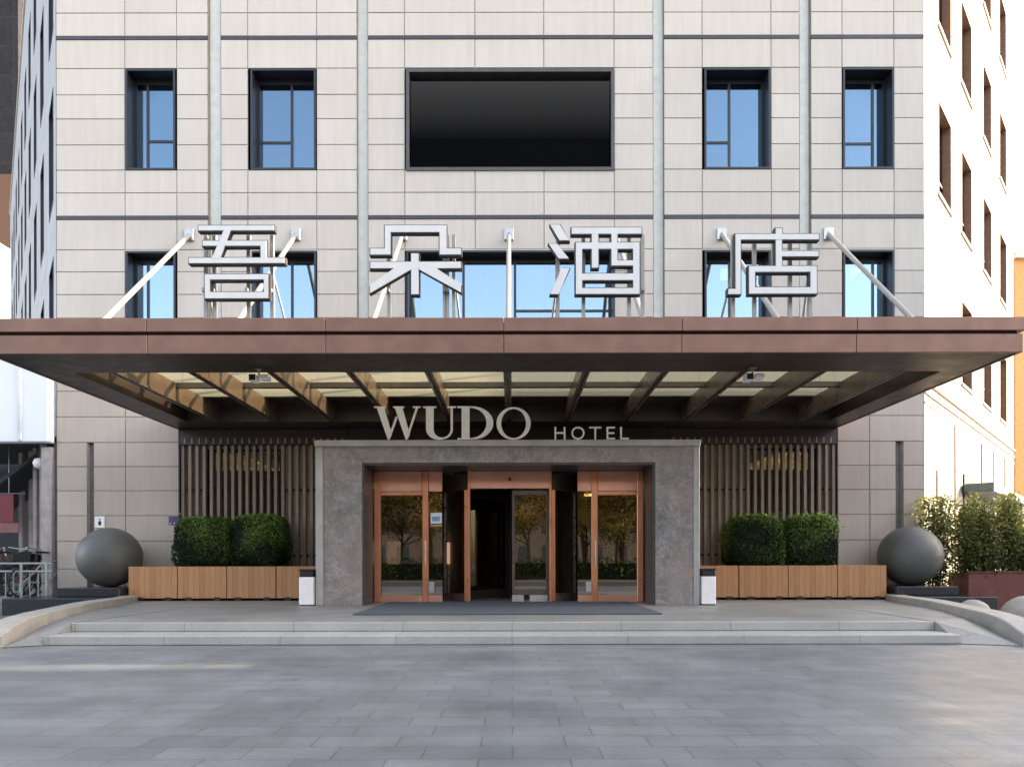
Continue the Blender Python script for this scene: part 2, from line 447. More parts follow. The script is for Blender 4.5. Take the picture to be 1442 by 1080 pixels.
# ------------------------------------------------------------------ the hotel
WX0, WX1 = fx(80), fx(1302)
TOPZ = 23.6
hotel = thing('hotel_building', 'pale stone clad hotel front with dark framed windows and thin dark floor bands', 'building', (0, D, POD))
upx = [80,177,250,(294,312),350,447,(504,519),571,670,767,866,(921,936),990,1087,(1127,1143),1187,1260,1302]
wins = [(178,248),(354,446),(573,866),(993,1086),(1188,1260)]
def cols_of(lst):
    out = []; prev = None
    for e in lst:
        if isinstance(e, tuple):
            out.append((prev, e[0], 'p')); out.append((e[0], e[1], 'c')); prev = e[1]
        else:
            if prev is not None: out.append((prev, e, 'p'))
            prev = e
    return out
U = cols_of(upx)
L0 = cols_of([80,177,257,290,398,447,552,721,884,985,1052,1155,1175,1225,1302])
L1 = cols_of([80,(123,132),177,257,290,398,447,552,721,884,985,1052,1155,1175,1225,(1262,1272),1302])
rows = []
for kk in (-3,-2,-1,0):
    b = 53 + 253*kk
    rows.append((b-2.5, b+2.5, 'band'))
    ed = [2.5,43,80,114,150.5,186,218,250.5]
    for i in range(7): rows.append((b+ed[i], b+ed[i+1], 'up'))
rows.append((303.5, 308.5, 'band'))
ed = [308.5,351,382,414,447,480]
for i in range(5): rows.append((ed[i], ed[i+1], 'up'))
ed = [480,495,515,550,586,622]
for i in range(5): rows.append((ed[i], ed[i+1], 'lo0'))
ed = [622,656,690,725,761,800,841]
for i in range(6): rows.append((ed[i], ed[i+1], 'lo1'))
win_rects = []
for (a, b) in wins:
    for (t0, t1) in ((-156,-15),(97,239),(353,495)): win_rects.append((a, b, t0, t1))
holes = list(win_rects) + [(290,398,632,800),(1052,1155,632,800),(552,884,656,841)]
def in_hole(xm, ym): return any(a < xm < b and t0 < ym < t1 for a,b,t0,t1 in holes)
clad, low, back, bandm, chan, chans = MB(), MB(), MB(), {}, [], MB()
chan_m = {}
rnd = random.Random(3)
for (y0, y1, kind) in rows:
    z1, z0 = fz(y0), fz(y1)
    for (a, b, ck) in (U if kind in ('up','band') else L0 if kind == 'lo0' else L1):
        X0, X1 = fx(a), fx(b); xm, ym = (a+b)/2, (y0+y1)/2
        # split any row that crosses a window edge
        segs = [(y0, y1)]
        for (ha, hb, h0, h1) in holes:
            if ha-3 < xm < hb+3:
                new = []
                for s0, s1 in segs:
                    cuts = [s0] + [c for c in (h0, h1) if s0+1.5 < c < s1-1.5] + [s1]
                    new += list(zip(cuts[:-1], cuts[1:]))
                segs = new
        for s0, s1 in segs:
            if in_hole(xm, (s0+s1)/2): continue
            Z1, Z0 = fz(s0), fz(s1)
            if ck == 'c':
                dp = .13
                m = chan_m.setdefault((a, kind == 'lo1'), (MB(), MB()))
                m[0].face([(X0,D+dp,Z0),(X1,D+dp,Z0),(X1,D+dp,Z1),(X0,D+dp,Z1)])
                m[1].face([(X0,D,Z0),(X0,D+dp,Z0),(X0,D+dp,Z1),(X0,D,Z1)])
                m[1].face([(X1,D,Z1),(X1,D+dp,Z1),(X1,D+dp,Z0),(X1,D,Z0)])
                continue
            if kind == 'band':
                bandm.setdefault(y0, MB()).box(X0, X1, D-.012, D+.03, Z0, Z1); continue
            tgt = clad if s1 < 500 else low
            gp = .011
            if s1 - s0 < 4: gp = .002
            back.face([(X0,D+.022,Z0),(X1,D+.022,Z0),(X1,D+.022,Z1),(X0,D+.022,Z1)])
            tgt.tone = rnd.random()
            dd = rnd.uniform(-.002,.002)
            tgt.box(X0+gp, X1-gp, D+dd, D+.02, Z0+gp, Z1-gp)
clad.build('stone_cladding', M['stone'], hotel)
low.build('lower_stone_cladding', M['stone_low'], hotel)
back.build('joint_backing', M['joint'], hotel)
for bm_ in bandm.values(): bm_.build('floor_band', M['band'], hotel)
for (a, slot), (m0, m1) in chan_m.items():
    if slot:
        o = m0.build('wall_slot', M['channel_side'], hotel); m1.build('slot_edge', M['joint'], o)
    else:
        o = m0.build('wall_channel', M['channel'], hotel); m1.build('channel_edge', M['channel_side'], o)

# wings' directions
aR = math.atan2(966, 904); aL = math.atan2(966, -742)
def wing_end(x, a, s): return (x + math.cos(a)*s, D + math.sin(a)*s)
RL, LL = 13.9, 36.0
eR = wing_end(WX1, aR, RL); eL = wing_end(WX0, aL, LL)
rf = MB(); rf.slab([(WX0+.02,D+.05),(WX1-.02,D+.05),(eR[0]-.05,eR[1]),(eL[0]+.1,eL[1])], TOPZ-.2, TOPZ); rf.build('roof', M['roofdeck'], hotel)
rw = MB(); rw.face([(eR[0]-.06,eR[1]-.02,0),(eL[0]+.06,eL[1]-.02,0),(eL[0]+.06,eL[1]-.02,TOPZ-.2),(eR[0]-.06,eR[1]-.02,TOPZ-.2)]); rw.build('rear_wall', M['stone'], hotel)

def facade_window(a, b, t0, t1, layout, curtain=False, lamp=False, blind=None):
    X0, X1, Z1, Z0 = fx(a), fx(b), fz(t0), fz(t1)
    fr = MB(); dp = .36; e = .045
    y0, y1 = D-.015, D+dp
    fr.box(X0, X0+e, y0, y1, Z0, Z1); fr.box(X1-e, X1, y0, y1, Z0, Z1)
    fr.box(X0+e, X1-e, y0, y1, Z1-e, Z1); fr.box(X0+e, X1-e, y0, y1, Z0, Z0+e)
    xa, xb, za, zb = X0+e, X1-e, Z0+e, Z1-e; yf = D+dp-.05
    w = .055
    fr.box(xa, xa+w, yf, y1, za, zb); fr.box(xb-w, xb, yf, y1, za, zb)
    fr.box(xa+w, xb-w, yf, y1, zb-w-.05, zb); fr.box(xa+w, xb-w, yf, y1, za, za+w)
    for lx, lz0, lz1 in layout['v']:
        fr.box(fx(lx)-.03, fx(lx)+.03, yf+.004, y1, za+w if lz0 is None else fz(lz0), zb-w-.05)
    for lx0, lx1, ly in layout['h']:
        q0 = xa+w if lx0 is None else fx(lx0)+.03; q1 = xb-w if lx1 is None else fx(lx1)-.03
        fr.box(q0, q1, yf+.006, y1, fz(ly)-.03, fz(ly)+.03)
    o = fr.build('window', M['frame'], hotel)
    pn = MB(); pn.box(xa+.02, xb-.02, D+dp-.03, D+dp-.022, za+.02, zb-.02); pn.build('pane', M['wglass_low'] if t0 > 300 else M['wglass'], o)
    rm = MB(); r0, r1 = D+dp+.002, D+dp+1.6
    rm.face([(xa,r1,za),(xb,r1,za),(xb,r1,zb),(xa,r1,zb)]); rm.face([(xa,r0,za),(xa,r1,za),(xa,r1,zb),(xa,r0,zb)])
    rm.face([(xb,r0,za),(xb,r1,za),(xb,r1,zb),(xb,r0,zb)]); rm.face([(xa,r0,za),(xb,r0,za),(xb,r1,za),(xa,r1,za)]); rm.face([(xa,r0,zb),(xb,r0,zb),(xb,r1,zb),(xa,r1,zb)])
    rm.build('room', M['room'], o)
    if blind:
        bl = MB(); n = 30; zt = zb-.06; zl = fz(blind)
        for i in range(n): bl.box(xa+.08, xb-.08, D+dp+.09, D+dp+.10+.006*(i%2), zl+(zt-zl)*i/n, zl+(zt-zl)*(i+1)/n)
        bl.build('blind', M['blind'], o)
    for c0, c1 in (curtain or []):
        c = MB(); n = 40; q0, q1 = fx(c0), fx(c1)
        P = []
        for i in range(n+1):
            u = i/n; yy = D+dp+.14+.03*math.sin(u*n*.9)
            P += [(q0+(q1-q0)*u, yy, za+.01), (q0+(q1-q0)*u, yy, zb-.12)]
        c.add(P, [(2*i,2*i+2,2*i+3,2*i+1) for i in range(n)]); c.build('curtain', M['curtain'], o)
    if lamp:
        l = MB(); xm = (xa+xb)/2; l.box(xm-.3, xm+.3, D+dp+.5, D+dp+1.1, zb-.06, zb-.02); l.build('ceiling_light', M['lightpanel'], o)
for (t0, t1), off in (((-156,-15),-253), ((97,239),0), ((353,495),256)):
    lowr = off > 0
    facade_window(178, 248, t0, t1, {'v':[(199,None,None)], 'h':[(199,None,187+off)]}, [(203,238)] if lowr else None, False, None if lowr else 154+off)
    facade_window(354, 446, t0, t1, {'v':[(406,None,None)], 'h':[(None,406,189+off)]}, [(408,443)] if not lowr else [(364,402),(409,430)], False)
    facade_window(993, 1086, t0, t1, {'v':[(1034,None,None)], 'h':[(None,1034,190+off)]}, [(1000,1024)] if lowr else None, lowr, None if lowr else 199+off)
    facade_window(1188, 1260, t0, t1, {'v':[(1240,None,None)], 'h':[(None,1240,192+off)]}, [(1194,1212)] if lowr else None, lowr, None if lowr else 178+off)
    if off: facade_window(573, 866, t0, t1, {'v':[(652,None,None),(726,None,None),(786,None,None)], 'h':[(726,None,431+off-256)]}, [(582,650),(655,722),(730,768)], False, None)

# lower windows behind the slats
for (a, b) in ((290,398),(1052,1155)):
    X0, X1, Z0, Z1 = fx(a), fx(b), fz(800), fz(632)
    m = MB(); e = .06
    m.box(X0, X0+e, D-.01, D+.2, Z0, Z1); m.box(X1-e, X1, D-.01, D+.2, Z0, Z1); m.box(X0+e, X1-e, D-.01, D+.2, Z1-e, Z1); m.box(X0+e, X1-e, D-.01, D+.2, Z0, Z0+e)
    m.box(X0+e, X1-e, D+.1, D+.16, fz(687)-.03, fz(687)+.03)
    o = m.build('ground_floor_window', M['frame'], hotel)
    p = MB(); p.box(X0+e*.5, X1-e*.5, D+.12, D+.128, Z0+.02, Z1-.02); p.build('pane', M['doorglass'], o)
    r = MB(); r.box(X0, X1, D+.205, D+2.0, Z0, Z1); r.build('room', M['lobby'], o)

# lobby behind the doors
lb = MB(); lx0, lx1, ly0, ly1, lz0, lz1 = -2.80, 2.70, 14.3, 24.0, POD+.004, 3.0
wx = 7.0
lb.face([(lx0,D+.03,lz0),(-wx,D+.03,lz0),(-wx,D+.03,lz1+.2),(lx0,D+.03,lz1+.2)]); lb.face([(lx1,D+.03,lz0),(wx,D+.03,lz0),(wx,D+.03,lz1+.2),(lx1,D+.03,lz1+.2)])
lb.face([(-wx,ly1,lz0),(wx,ly1,lz0),(wx,ly1,lz1+.2),(-wx,ly1,lz1+.2)])
lb.face([(-wx,D+.03,lz0),(-wx,ly1,lz0),(-wx,ly1,lz1+.2),(-wx,D+.03,lz1+.2)]); lb.face([(wx,D+.03,lz0),(wx,ly1,lz0),(wx,ly1,lz1+.2),(wx,D+.03,lz1+.2)])
lb.face([(-wx,D+.03,lz1+.2),(wx,D+.03,lz1+.2),(wx,ly1,lz1+.2),(-wx,ly1,lz1+.2)])
lbo = lb.build('lobby', M['lobby'], hotel)
lf = MB(); lf.face([(-wx,D+.21,lz0),(wx,D+.21,lz0),(wx,ly1,lz0),(-wx,ly1,lz0)]); lf.build('lobby_floor', M['lobby_floor'], lbo)
for x, y in ((-1.6,19),(1.2,19),(-.4,21.5),(2.4,21.5)):
    l = MB(); l.lathe((x,y,3.12), [(.16,0),(.16,.05)], 16); l.build('downlight', M['warmlight'], lbo)
ds = MB(); ds.cbox(-.2,2.6,22.4,23.0,lz0,lz0+1.1,.02); ds.build('reception_desk', M['copper_d'], lbo)

# side wings
def wing(name, x, ang, length, sgn, cols, width, zrows, skip, wall, lining, glass, label, reveal):
    rz = ang if sgn > 0 else ang - PI
    root = thing(name, label, 'building', (x, D, 0), rz)
    # local X runs along the wall; the front faces local -Y
    e = [0.0]
    for c in cols: e += [c, c+width]
    e.append(length)
    ze = [0.0]
    for z0, z1 in zrows: ze += [z0, z1]
    ze.append(TOPZ)
    def L(s): return s*sgn
    m = MB()
    for i in range(len(e)-1):
        for j in range(len(ze)-1):
            if i % 2 == 1 and j % 2 == 1 and ((i-1)//2, (j-1)//2) not in skip: continue
            q = [(L(e[i]),0,ze[j]),(L(e[i+1]),0,ze[j]),(L(e[i+1]),0,ze[j+1]),(L(e[i]),0,ze[j+1])]
            m.face(q if sgn > 0 else q[::-1])
    m.face([(L(length),0,0),(L(length),8,0),(L(length),8,TOPZ),(L(length),0,TOPZ)])
    m.build('wall', wall, root, local=True)
    cp = MB(); cp.box(min(0,L(length)), max(0,L(length)), -.06, .3, TOPZ, TOPZ+.18); cp.build('parapet_coping', M['wing_sill'], root, local=True)
    proto = None; h = zrows[0][1]-zrows[0][0]; w = width; t = .05
    for j, (z0, z1) in enumerate(zrows):
        for i, c in enumerate(cols):
            if (i, j) in skip: continue
            if proto is None or abs((z1-z0)-h) > .01:
                hh = z1-z0
                f = MB(); f.box(0,t,-.012,reveal,0,hh); f.box(w-t,w,-.012,reveal,0,hh); f.box(t,w-t,-.012,reveal,hh-t,hh); f.box(t,w-t,-.012,reveal,0,t)
                f.box(w/2-.025,w/2+.025,reveal-.06,reveal-.002,t,hh-t)
                f.box(t,w-t,reveal-.058,reveal-.004,hh*.3-.02,hh*.3+.02)
                o = f.build('window', lining, root, local=True)
                p = MB(); p.box(t*.5,w-t*.5,reveal-.03,reveal-.022,t*.5,hh-t*.5); po = p.build('pane', glass, o, local=True)
                b = MB(); b.face([(0,reveal+.1,0),(w,reveal+.1,0),(w,reveal+.1,hh),(0,reveal+.1,hh)]); bo = b.build('room_shade', M['room'], o, local=True)
                s_ = MB(); s_.box(-.03,w+.03,-.05,-.014,-.07,.0)
                if sgn > 0: so = s_.build('sill', M['wing_sill'], o, local=True)
                if proto is None: proto = o
            else:
                o = proto.copy(); C.objects.link(o); o.parent = root
                for ch in list(proto.children):
                    d = ch.copy(); C.objects.link(d); d.parent = o
            o.location = (L(c) if sgn > 0 else L(c)-w, 0, z0)
    return root
zr = [(z, z+2.35) for z in (6.0, 10.2, 14.39, 18.58)]
wr = wing('side_wing', WX1, aR, RL, 1, [1.44, 4.25, 7.6, 10.75], 1.5, zr, {(0,0)}, M['wing_r'], M['wing_win'], M['bglass'],
     'sunlit cream stone side wing with brown framed windows receding at right', .22)
wing('side_wing', WX0, aL, LL, -1, [.75+3.4*k for k in range(10)], 1.35, [(z, z+2.75) for z in (5.7, 9.8, 13.95, 18.1)], set(), M['wing_l'], M['frame'], M['dglass'],
     'shaded grey stone side wing with narrow dark windows receding at left', .12)
# string courses, pipes and side porch on the sunlit wing
for i, z in enumerate((4.75, 4.98, 5.22)):
    m = MB(); m.box(0.0, RL, -.025-.02*i, .0, z, z+.05); m.build('string_course', M['wing_sill'], wr, local=True)
for s in (1.2, 3.3, 5.7, 7.2, 9.4, 11.6, 13.2):
    m = MB(); m.box(s, s+.045, -.03, .0, 0.0, 4.7 if s not in (1.2,5.7) else 3.3); m.build('wall_rib', M['wing_win'], wr, local=True)
sp = thing('side_porch', 'grey green flat porch roof over dark side doors on the sunlit wing', 'porch', (WX1, D, 0), aR)
m = MB(); m.cbox(4.2, 10.4, -.75, -.05, 2.95, 3.2, .02); m.build('porch_roof', M['green_canopy'], sp, local=True)
for s0, s1, zt in ((4.4,6.0,3.5),(7.6,9.2,2.94),(10.4,11.8,2.94)):
    m = MB(); m.box(s0, s1, -.04, -.012, 0, zt); m.build('dark_doorway', M['shop_dark'], sp, local=True)
for s in (6.6, 10.2):
    m = MB(); m.box(s, s+.12, -.7, -.58, 0, 2.949); m.build('post', M['green_canopy'], sp, local=True)

# ------------------------------------------------------------------ video screen
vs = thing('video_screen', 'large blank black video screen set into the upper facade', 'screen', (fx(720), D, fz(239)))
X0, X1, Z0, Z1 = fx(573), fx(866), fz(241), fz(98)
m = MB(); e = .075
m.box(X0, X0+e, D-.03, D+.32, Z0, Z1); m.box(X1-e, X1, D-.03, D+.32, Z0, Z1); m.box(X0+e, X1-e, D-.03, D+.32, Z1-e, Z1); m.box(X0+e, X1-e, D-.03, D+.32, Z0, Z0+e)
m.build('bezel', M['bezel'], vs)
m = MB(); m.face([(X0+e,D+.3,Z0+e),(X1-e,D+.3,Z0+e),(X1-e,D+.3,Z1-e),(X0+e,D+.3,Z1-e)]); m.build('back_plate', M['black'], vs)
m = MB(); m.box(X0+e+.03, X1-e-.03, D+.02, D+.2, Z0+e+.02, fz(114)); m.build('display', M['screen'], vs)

# ------------------------------------------------------------------ canopy
CY0, CY1, CZ0, CZ1 = 10.04, D-.02, 4.125, 4.634
CXa, CXb = -7.74, 7.52
can = thing('entrance_canopy', 'wide bronze flat canopy with finned underside and lit glass roof panels over the entrance', 'canopy', (0, D, CZ0))
seams = [-9] + [fx(x, CY0) for x in (208,459,710,961,1207)] + [9]
up, lo_, gr = MB(), MB(), MB()
for i in range(6):
    xa = max(CXa, seams[i]+.004); xb = min(CXb, seams[i+1]-.004)
    up.cbox(xa, xb, CY0-.03, CY0+.05, 4.437, CZ1, .006)
    lo_.cbox(xa+(.0 if i else .03), xb-(.0 if i < 5 else .03), CY0, CY0+.05, CZ0, 4.396, .006)
for sx in (-1, 1):
    x = CXa if sx < 0 else CXb
    for y0 in (CY0+.052, CY0+2.052, CY0+4.052):
        y1 = min(y0+1.992, CY1)
        up.cbox(min(x,x-sx*.08), max(x,x-sx*.08), y0, y1, 4.437, CZ1, .006)
        lo_.cbox(min(x-sx*.03,x-sx*.08), max(x-sx*.03,x-sx*.08), y0, y1, CZ0, 4.396, .006)
up.build('fascia', M['bronze'], can); lo_.build('lower_fascia', M['bronze'], can)
OX0, OX1, OY0, OY1 = -7.08, 6.94, 11.1, 15.0
gr.box(CXa+.085, CXb-.085, CY0+.055, OY0, CZ0+.012, 4.60); gr.box(CXa+.085, CXb-.085, OY1, CY1, CZ0+.012, 4.60)
gr.box(CXa+.085, OX0, OY0, OY1, CZ0+.012, 4.60); gr.box(OX1, CXb-.085, OY0, OY1, CZ0+.012, 4.60)
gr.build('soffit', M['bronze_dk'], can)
rh = MB(); rh.box(-3.75, 3.59, D-.2, D-.025, 3.285, CZ0+.008); rh.build('rear_header', M['slat_dk'], can)
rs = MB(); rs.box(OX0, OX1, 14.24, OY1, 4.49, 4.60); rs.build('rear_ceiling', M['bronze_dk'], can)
fins = [-.07+1.276*k for k in range(-5,6)]
for X in fins:
    m = MB(); m.box(X-.045, X+.045, OY0+.002, OY1-.002, CZ0+.05, 4.488)
    m.cbox(X-.065, X-.02, OY0+.002, OY1-.002, CZ0+.006, CZ0+.049, .004); m.cbox(X+.02, X+.065, OY0+.002, OY1-.002, CZ0+.006, CZ0+.049, .004)
    m.build('fin', M['fin'], can)
pur = MB()
edges = [OX0] + fins + [OX1]
for i in range(12):
    a = edges[i]+(.047 if i else .002); b = edges[i+1]-(.047 if i < 11 else .002)
    pur.box(a, b, 13.08, 13.2, 4.40, 4.495); pur.box(a, b, 12.06, 12.14, 4.43, 4.495)
pur.build('purlin', M['fin'], can)
for i in range(12):
    a = edges[i]+.02; b = edges[i+1]-.02
    if i == 0: a = OX0+.002
    if i == 11: b = OX1-.002
    for y0, y1 in ((OY0+.004, 13.13), (13.15, 14.236)):
        m = MB(); m.box(a, b, y0, y1, 4.50, 4.512); m.build('skylight_pane', M['skylight'], can)
for k in range(-3, 4):
    X = -.06+2.48*k
    m = MB(); m.tube([(X, 15.97, fz(331)), (X, 11.65, CZ1-.04)], .05, 10); o = m.build('tie_rod', M['rod'], can, smooth=False)
    m = MB(); m.cbox(X-.11, X+.11, 15.94, 15.992, fz(331)-.14, fz(331)+.14, .008); m.build('anchor_plate', M['steel'], o)
    m = MB(); m.cbox(X-.05, X+.05, 11.45, 11.75, 4.60, 4.76, .01); m.build('base_bracket', M['rod'], o)

# floodlights under the canopy
for px_, side in ((365,'left'),(1060,'right')):
    X = fx(px_, 10.9)
    t = thing('floodlight', f'small white floodlight under the canopy front, {side} of the entrance', 'floodlight', (X, 10.9, CZ0))
    m = MB(); m.tube([(X,10.9,CZ0+.01),(X,10.9,CZ0-.09)], .012, 8); m.cbox(X-.05,X+.05,10.85,10.95,CZ0-.004,CZ0+.011,.003); m.build('bracket', M['steel'], t)
    m = MB(); m.cbox(X-.13,X-.01,10.80,10.98,CZ0-.20,CZ0-.09,.012); m.build('housing', M['white'], t)
    m = MB(); m.cbox(X+.02,X+.17,10.82,10.98,CZ0-.17,CZ0-.09,.012); m.build('lamp_head', M['white'], t)
    m = MB(); m.cbox(X-.12,X-.02,10.794,10.802,CZ0-.19,CZ0-.10,.002); m.build('lens', M['black'], t)

# ------------------------------------------------------------------ rooftop characters
def rect_union(rects):
    xs = sorted({r[0] for r in rects} | {r[2] for r in rects}); zs = sorted({r[1] for r in rects} | {r[3] for r in rects})
    cell = {}
    for i in range(len(xs)-1):
        for j in range(len(zs)-1):
            xm, zm = (xs[i]+xs[i+1])/2, (zs[j]+zs[j+1])/2
            cell[i,j] = any(r[0] < xm < r[2] and r[1] < zm < r[3] for r in rects)
    return xs, zs, cell
def extrude_union(m, rects, y0, y1):
    xs, zs, cell = rect_union(rects)
    for (i, j), on in cell.items():
        if not on: continue
        a, b, c, d = xs[i], xs[i+1], zs[j], zs[j+1]
        m.face([(a,y0,c),(b,y0,c),(b,y0,d),(a,y0,d)]); m.face([(a,y1,d),(b,y1,d),(b,y1,c),(a,y1,c)])
        if not cell.get((i-1,j)): m.face([(a,y1,c),(a,y0,c),(a,y0,d),(a,y1,d)])
        if not cell.get((i+1,j)): m.face([(b,y0,c),(b,y1,c),(b,y1,d),(b,y0,d)])
        if not cell.get((i,j-1)): m.face([(a,y0,c),(a,y1,c),(b,y1,c),(b,y0,c)])
        if not cell.get((i,j+1)): m.face([(a,y0,d),(b,y0,d),(b,y1,d),(a,y1,d)])
ZS = 6.867
chars = [
 (250, 'leftmost large white Chinese character above the canopy, an open mouth box at its foot', 
  [(205,115,938,166),(245,262,865,314),(806,262,865,430),(112,426,1038,482),(265,585,882,640),(265,757,882,822),(265,585,318,822),(838,585,882,822)],
  [[(458,150),(524,150),(412,440),(334,440)]], (292,304,352,385)),
 (500, 'second large white Chinese character above the canopy, with two slanting strokes at its foot',
  [(290,115,890,185),(290,115,350,402),(150,340,350,402),(820,115,890,402),(820,340,1030,402),(150,468,1032,534),(545,388,622,786)],
  [[(400,520),(545,520),(545,545),(150,772),(150,695)],[(625,520),(768,520),(1030,690),(1030,768),(625,545)]], (549,627,631,640)),
 (740, 'third large white Chinese character above the canopy, with three short dots at its left',
  [(450,140,1130,205),(490,285,555,786),(1045,285,1110,786),(490,285,1110,350),(490,725,1110,786),(645,190,712,532),(835,190,897,512),(835,458,1060,512),(540,585,1060,652)],
  [[(245,115),(338,115),(428,266),(336,266)],[(230,300),(312,300),(424,442),(330,442)],[(355,535),(432,535),(327,786),(245,786)]], (786,822,886,905)),
 (1000, 'rightmost large white Chinese character above the canopy, with a long left leg and box',
  [(250,205,1060,263),(640,150,705,210),(250,205,303,790),(180,735,303,790),(640,262,702,520),(690,370,1057,426),(380,515,1040,575),(380,720,1040,786),(380,515,442,786),(975,515,1040,786)],
  [], (1032,1062,1112,1140)),
]
CD = 10.8
def cc(off, zx, zy): return fx(off+zx/ZS, CD), fz(300+zy/ZS, CD)
for off, lab, rects, polys, posts in chars:
    xc = fx(off+85, CD)
    t = thing('sign_character', lab, 'sign character', (xc, CD, CZ1-.03), group='white characters standing on the canopy')
    def conv(r, g=0.0):
        x0, z1 = cc(off, r[0], r[1]); x1, z0 = cc(off, r[2], r[3]); return (round(x0-g,4), round(z0-g,4), round(x1+g,4), round(z1+g,4))
    fm, bm = MB(), MB()
    extrude_union(fm, [conv(r,-.004) for r in rects], CD, CD+.02)
    extrude_union(bm, [conv(r,.012) for r in rects], CD+.014, CD+.115)
    for i, p in enumerate(polys):
        q = [cc(off,*a) for a in p]; cx_ = sum(a for a,b in q)/len(q); cz_ = sum(b for a,b in q)/len(q)
        fm.prism(q, CD-.003-.001*i, CD+.02)
        big = [(cx_+(a-cx_)*1.0+math.copysign(.014,a-cx_), b+math.copysign(.013,b-cz_)) for a,b in q]
        bm.prism(big, CD+.011-.001*i, CD+.112)
    bm.build('casing', M['lside'], t); fm.build('face', M['face'], t)
    zt = cc(off,0,150)[1]; zb = cc(off,0,800)[1]
    for i, pxx in enumerate(posts):
        X = fx(pxx, CD+.25)
        m = MB(); m.box(X-.028, X+.028, CD+.2, CD+.256, CZ1-.04, zt); m.box(X-.02, X+.02, CD+.113, CD+.2, zb+.12, zb+.18)
        if i in (0, 3) : m.tube([(X+.0,CD+.26,zb+.45),(X+.12*(1 if i else -1),CD+.95,CZ1-.04)], .02, 6)
        m.build('support_post', M['rod'], t)

# ------------------------------------------------------------------ portal and doors
PY = 13.1
PX0, PX1, QX0, QX1 = -3.743, 3.58, -2.861, 2.739
PZ, QZ = 3.385, 2.96
por = thing('entrance_portal', 'grey marble portal surround with pale top ledge framing the glass doors', 'portal', (-.08, PY, POD))
m = MB()
m.box(PX0+.02, QX0, PY, D-.03, POD+.002, PZ-.12); m.box(QX1, PX1-.02, PY, D-.03, POD+.002, PZ-.12)
m.box(QX0, QX1, PY+.001, D-.03, QZ, PZ-.12)
m.build('marble_surround', M['marble'], por)
m = MB(); m.cbox(PX0-.012, PX1+.012, PY-.06, D-.05, PZ-.118, PZ, .01); m.build('top_ledge', M['marble_lt'], por)
m = MB(); m.cbox(PX0, PX0+.14, PY-.025, PY+.3, POD+.003, PZ-.12, .006); m.build('edge_trim', M['marble_lt'], por)
m = MB(); m.cbox(PX1-.11, PX1, PY-.025, PY+.3, POD+.003, PZ-.12, .006); m.build('edge_trim', M['marble_lt'], por)
m = MB()
m.box(QX0+.001, QX0+.035, PY+.03, 14.12, POD+.004, QZ-.002); m.box(QX1-.035, QX1-.001, PY+.03, 14.12, POD+.004, QZ-.002)
m.box(QX0+.036, QX1-.036, PY+.03, 14.12, QZ-.04, QZ-.002)
m.build('steel_lining', M['bezel'], por)
# revolving door
RX, RY, RR = -.045, 15.66, 1.65
DZ0, DZ1, DH = POD+.008, 2.90, 2.56
rev = thing('revolving_door', 'large copper trimmed glass revolving door in the centre of the marble portal', 'revolving door', (RX, RY, POD))
m = MB(); m.arc(RX, RY, RR+.03, .10, R(-180), R(180), DH, DZ1, 72); o = m.build('drum_header', M['lobby'], rev, smooth=False)
m = MB(); m.cbox(-.86, .77, 13.975, 14.05, 2.56, 2.915, .006); m.build('header_panel', M['copper_d'], rev)
for x in (-.90, .76):
    m = MB(); m.cbox(x, x+.05, 13.95, 14.06, DZ0, 2.92, .008); m.build('front_post', M['copper'], rev)
m = MB(); m.lathe((RX,RY,DZ1-.03), [(RR-.08,0),(RR-.08,.02)], 48); m.build('drum_ceiling', M['lobby'], rev)
for sgn in (-1,1):
    a0, a1 = sorted((R(31)*sgn, R(88)*sgn))
    m = MB(); m.arc(RX, RY, RR-.01, .02, a0, a1, DZ0+.16, DH, 24); m.build('curved_glass', M['doorglass'], rev, smooth=False)
    m = MB(); m.arc(RX, RY, RR+.01, .06, a0, a1, DZ0, DZ0+.158, 24); m.build('kick_rail', M['fin'], rev)
    for a in (33, 58, 89):
        aa = R(a)*sgn; x = RX+math.sin(aa)*RR; y = RY-math.cos(aa)*RR
        w = .05 if a != 58 else .018
        m = MB(); m.cbox(x-w, x+w, y-w, y+w, DZ0, DH+ (.002 if a != 58 else -.002), .01); m.build('post', M['copper'] if a != 58 else M['steel'], rev)
m = MB(); m.tube([(RX,RY,DZ0),(RX,RY,DZ1-.03)], .06, 16); m.build('centre_shaft', M['black'], rev)
for a in (70, 190, 310):
    aa = R(a); dx, dy = math.sin(aa), -math.cos(aa)
    def pt(r, o): return (RX+dx*r-dy*o, RY+dy*r+dx*o)
    fr = MB()
    for r0, r1, z0, z1 in ((.07,.13,DZ0+.02,DH-.02),(1.5,1.57,DZ0+.02,DH-.02),(.132,1.498,DH-.1,DH-.02),(.132,1.498,DZ0+.02,DZ0+.2)):
        q = [pt(r0,-.025),pt(r1,-.025),pt(r1,.025),pt(r0,.025)]; fr.slab(q, z0, z1)
    w = fr.build('wing', M['bronze_dk'], rev)
    gl = MB(); gl.slab([pt(.12,-.005),pt(1.51,-.005),pt(1.51,.005),pt(.12,.005)], DZ0+.19, DH-.09); gl.build('pane', M['doorglass'], w)
m = MB(); m.cbox(.0,.74,14.10,14.15,DH-.12,DH-.02,.006); m.cbox(.0,.06,14.10,14.15,DZ0+.26,DH-.122,.006); m.cbox(.70,.76,14.10,14.15,DZ0+.26,DH-.122,.006); m.cbox(0,.76,14.10,14.15,DZ0+.14,DZ0+.258,.006)
w = m.build('sliding_leaf', M['fin'], rev); m = MB(); m.box(.05,.71,14.12,14.128,DZ0+.25,DH-.11); m.build('pane', M['doorglass'], w)
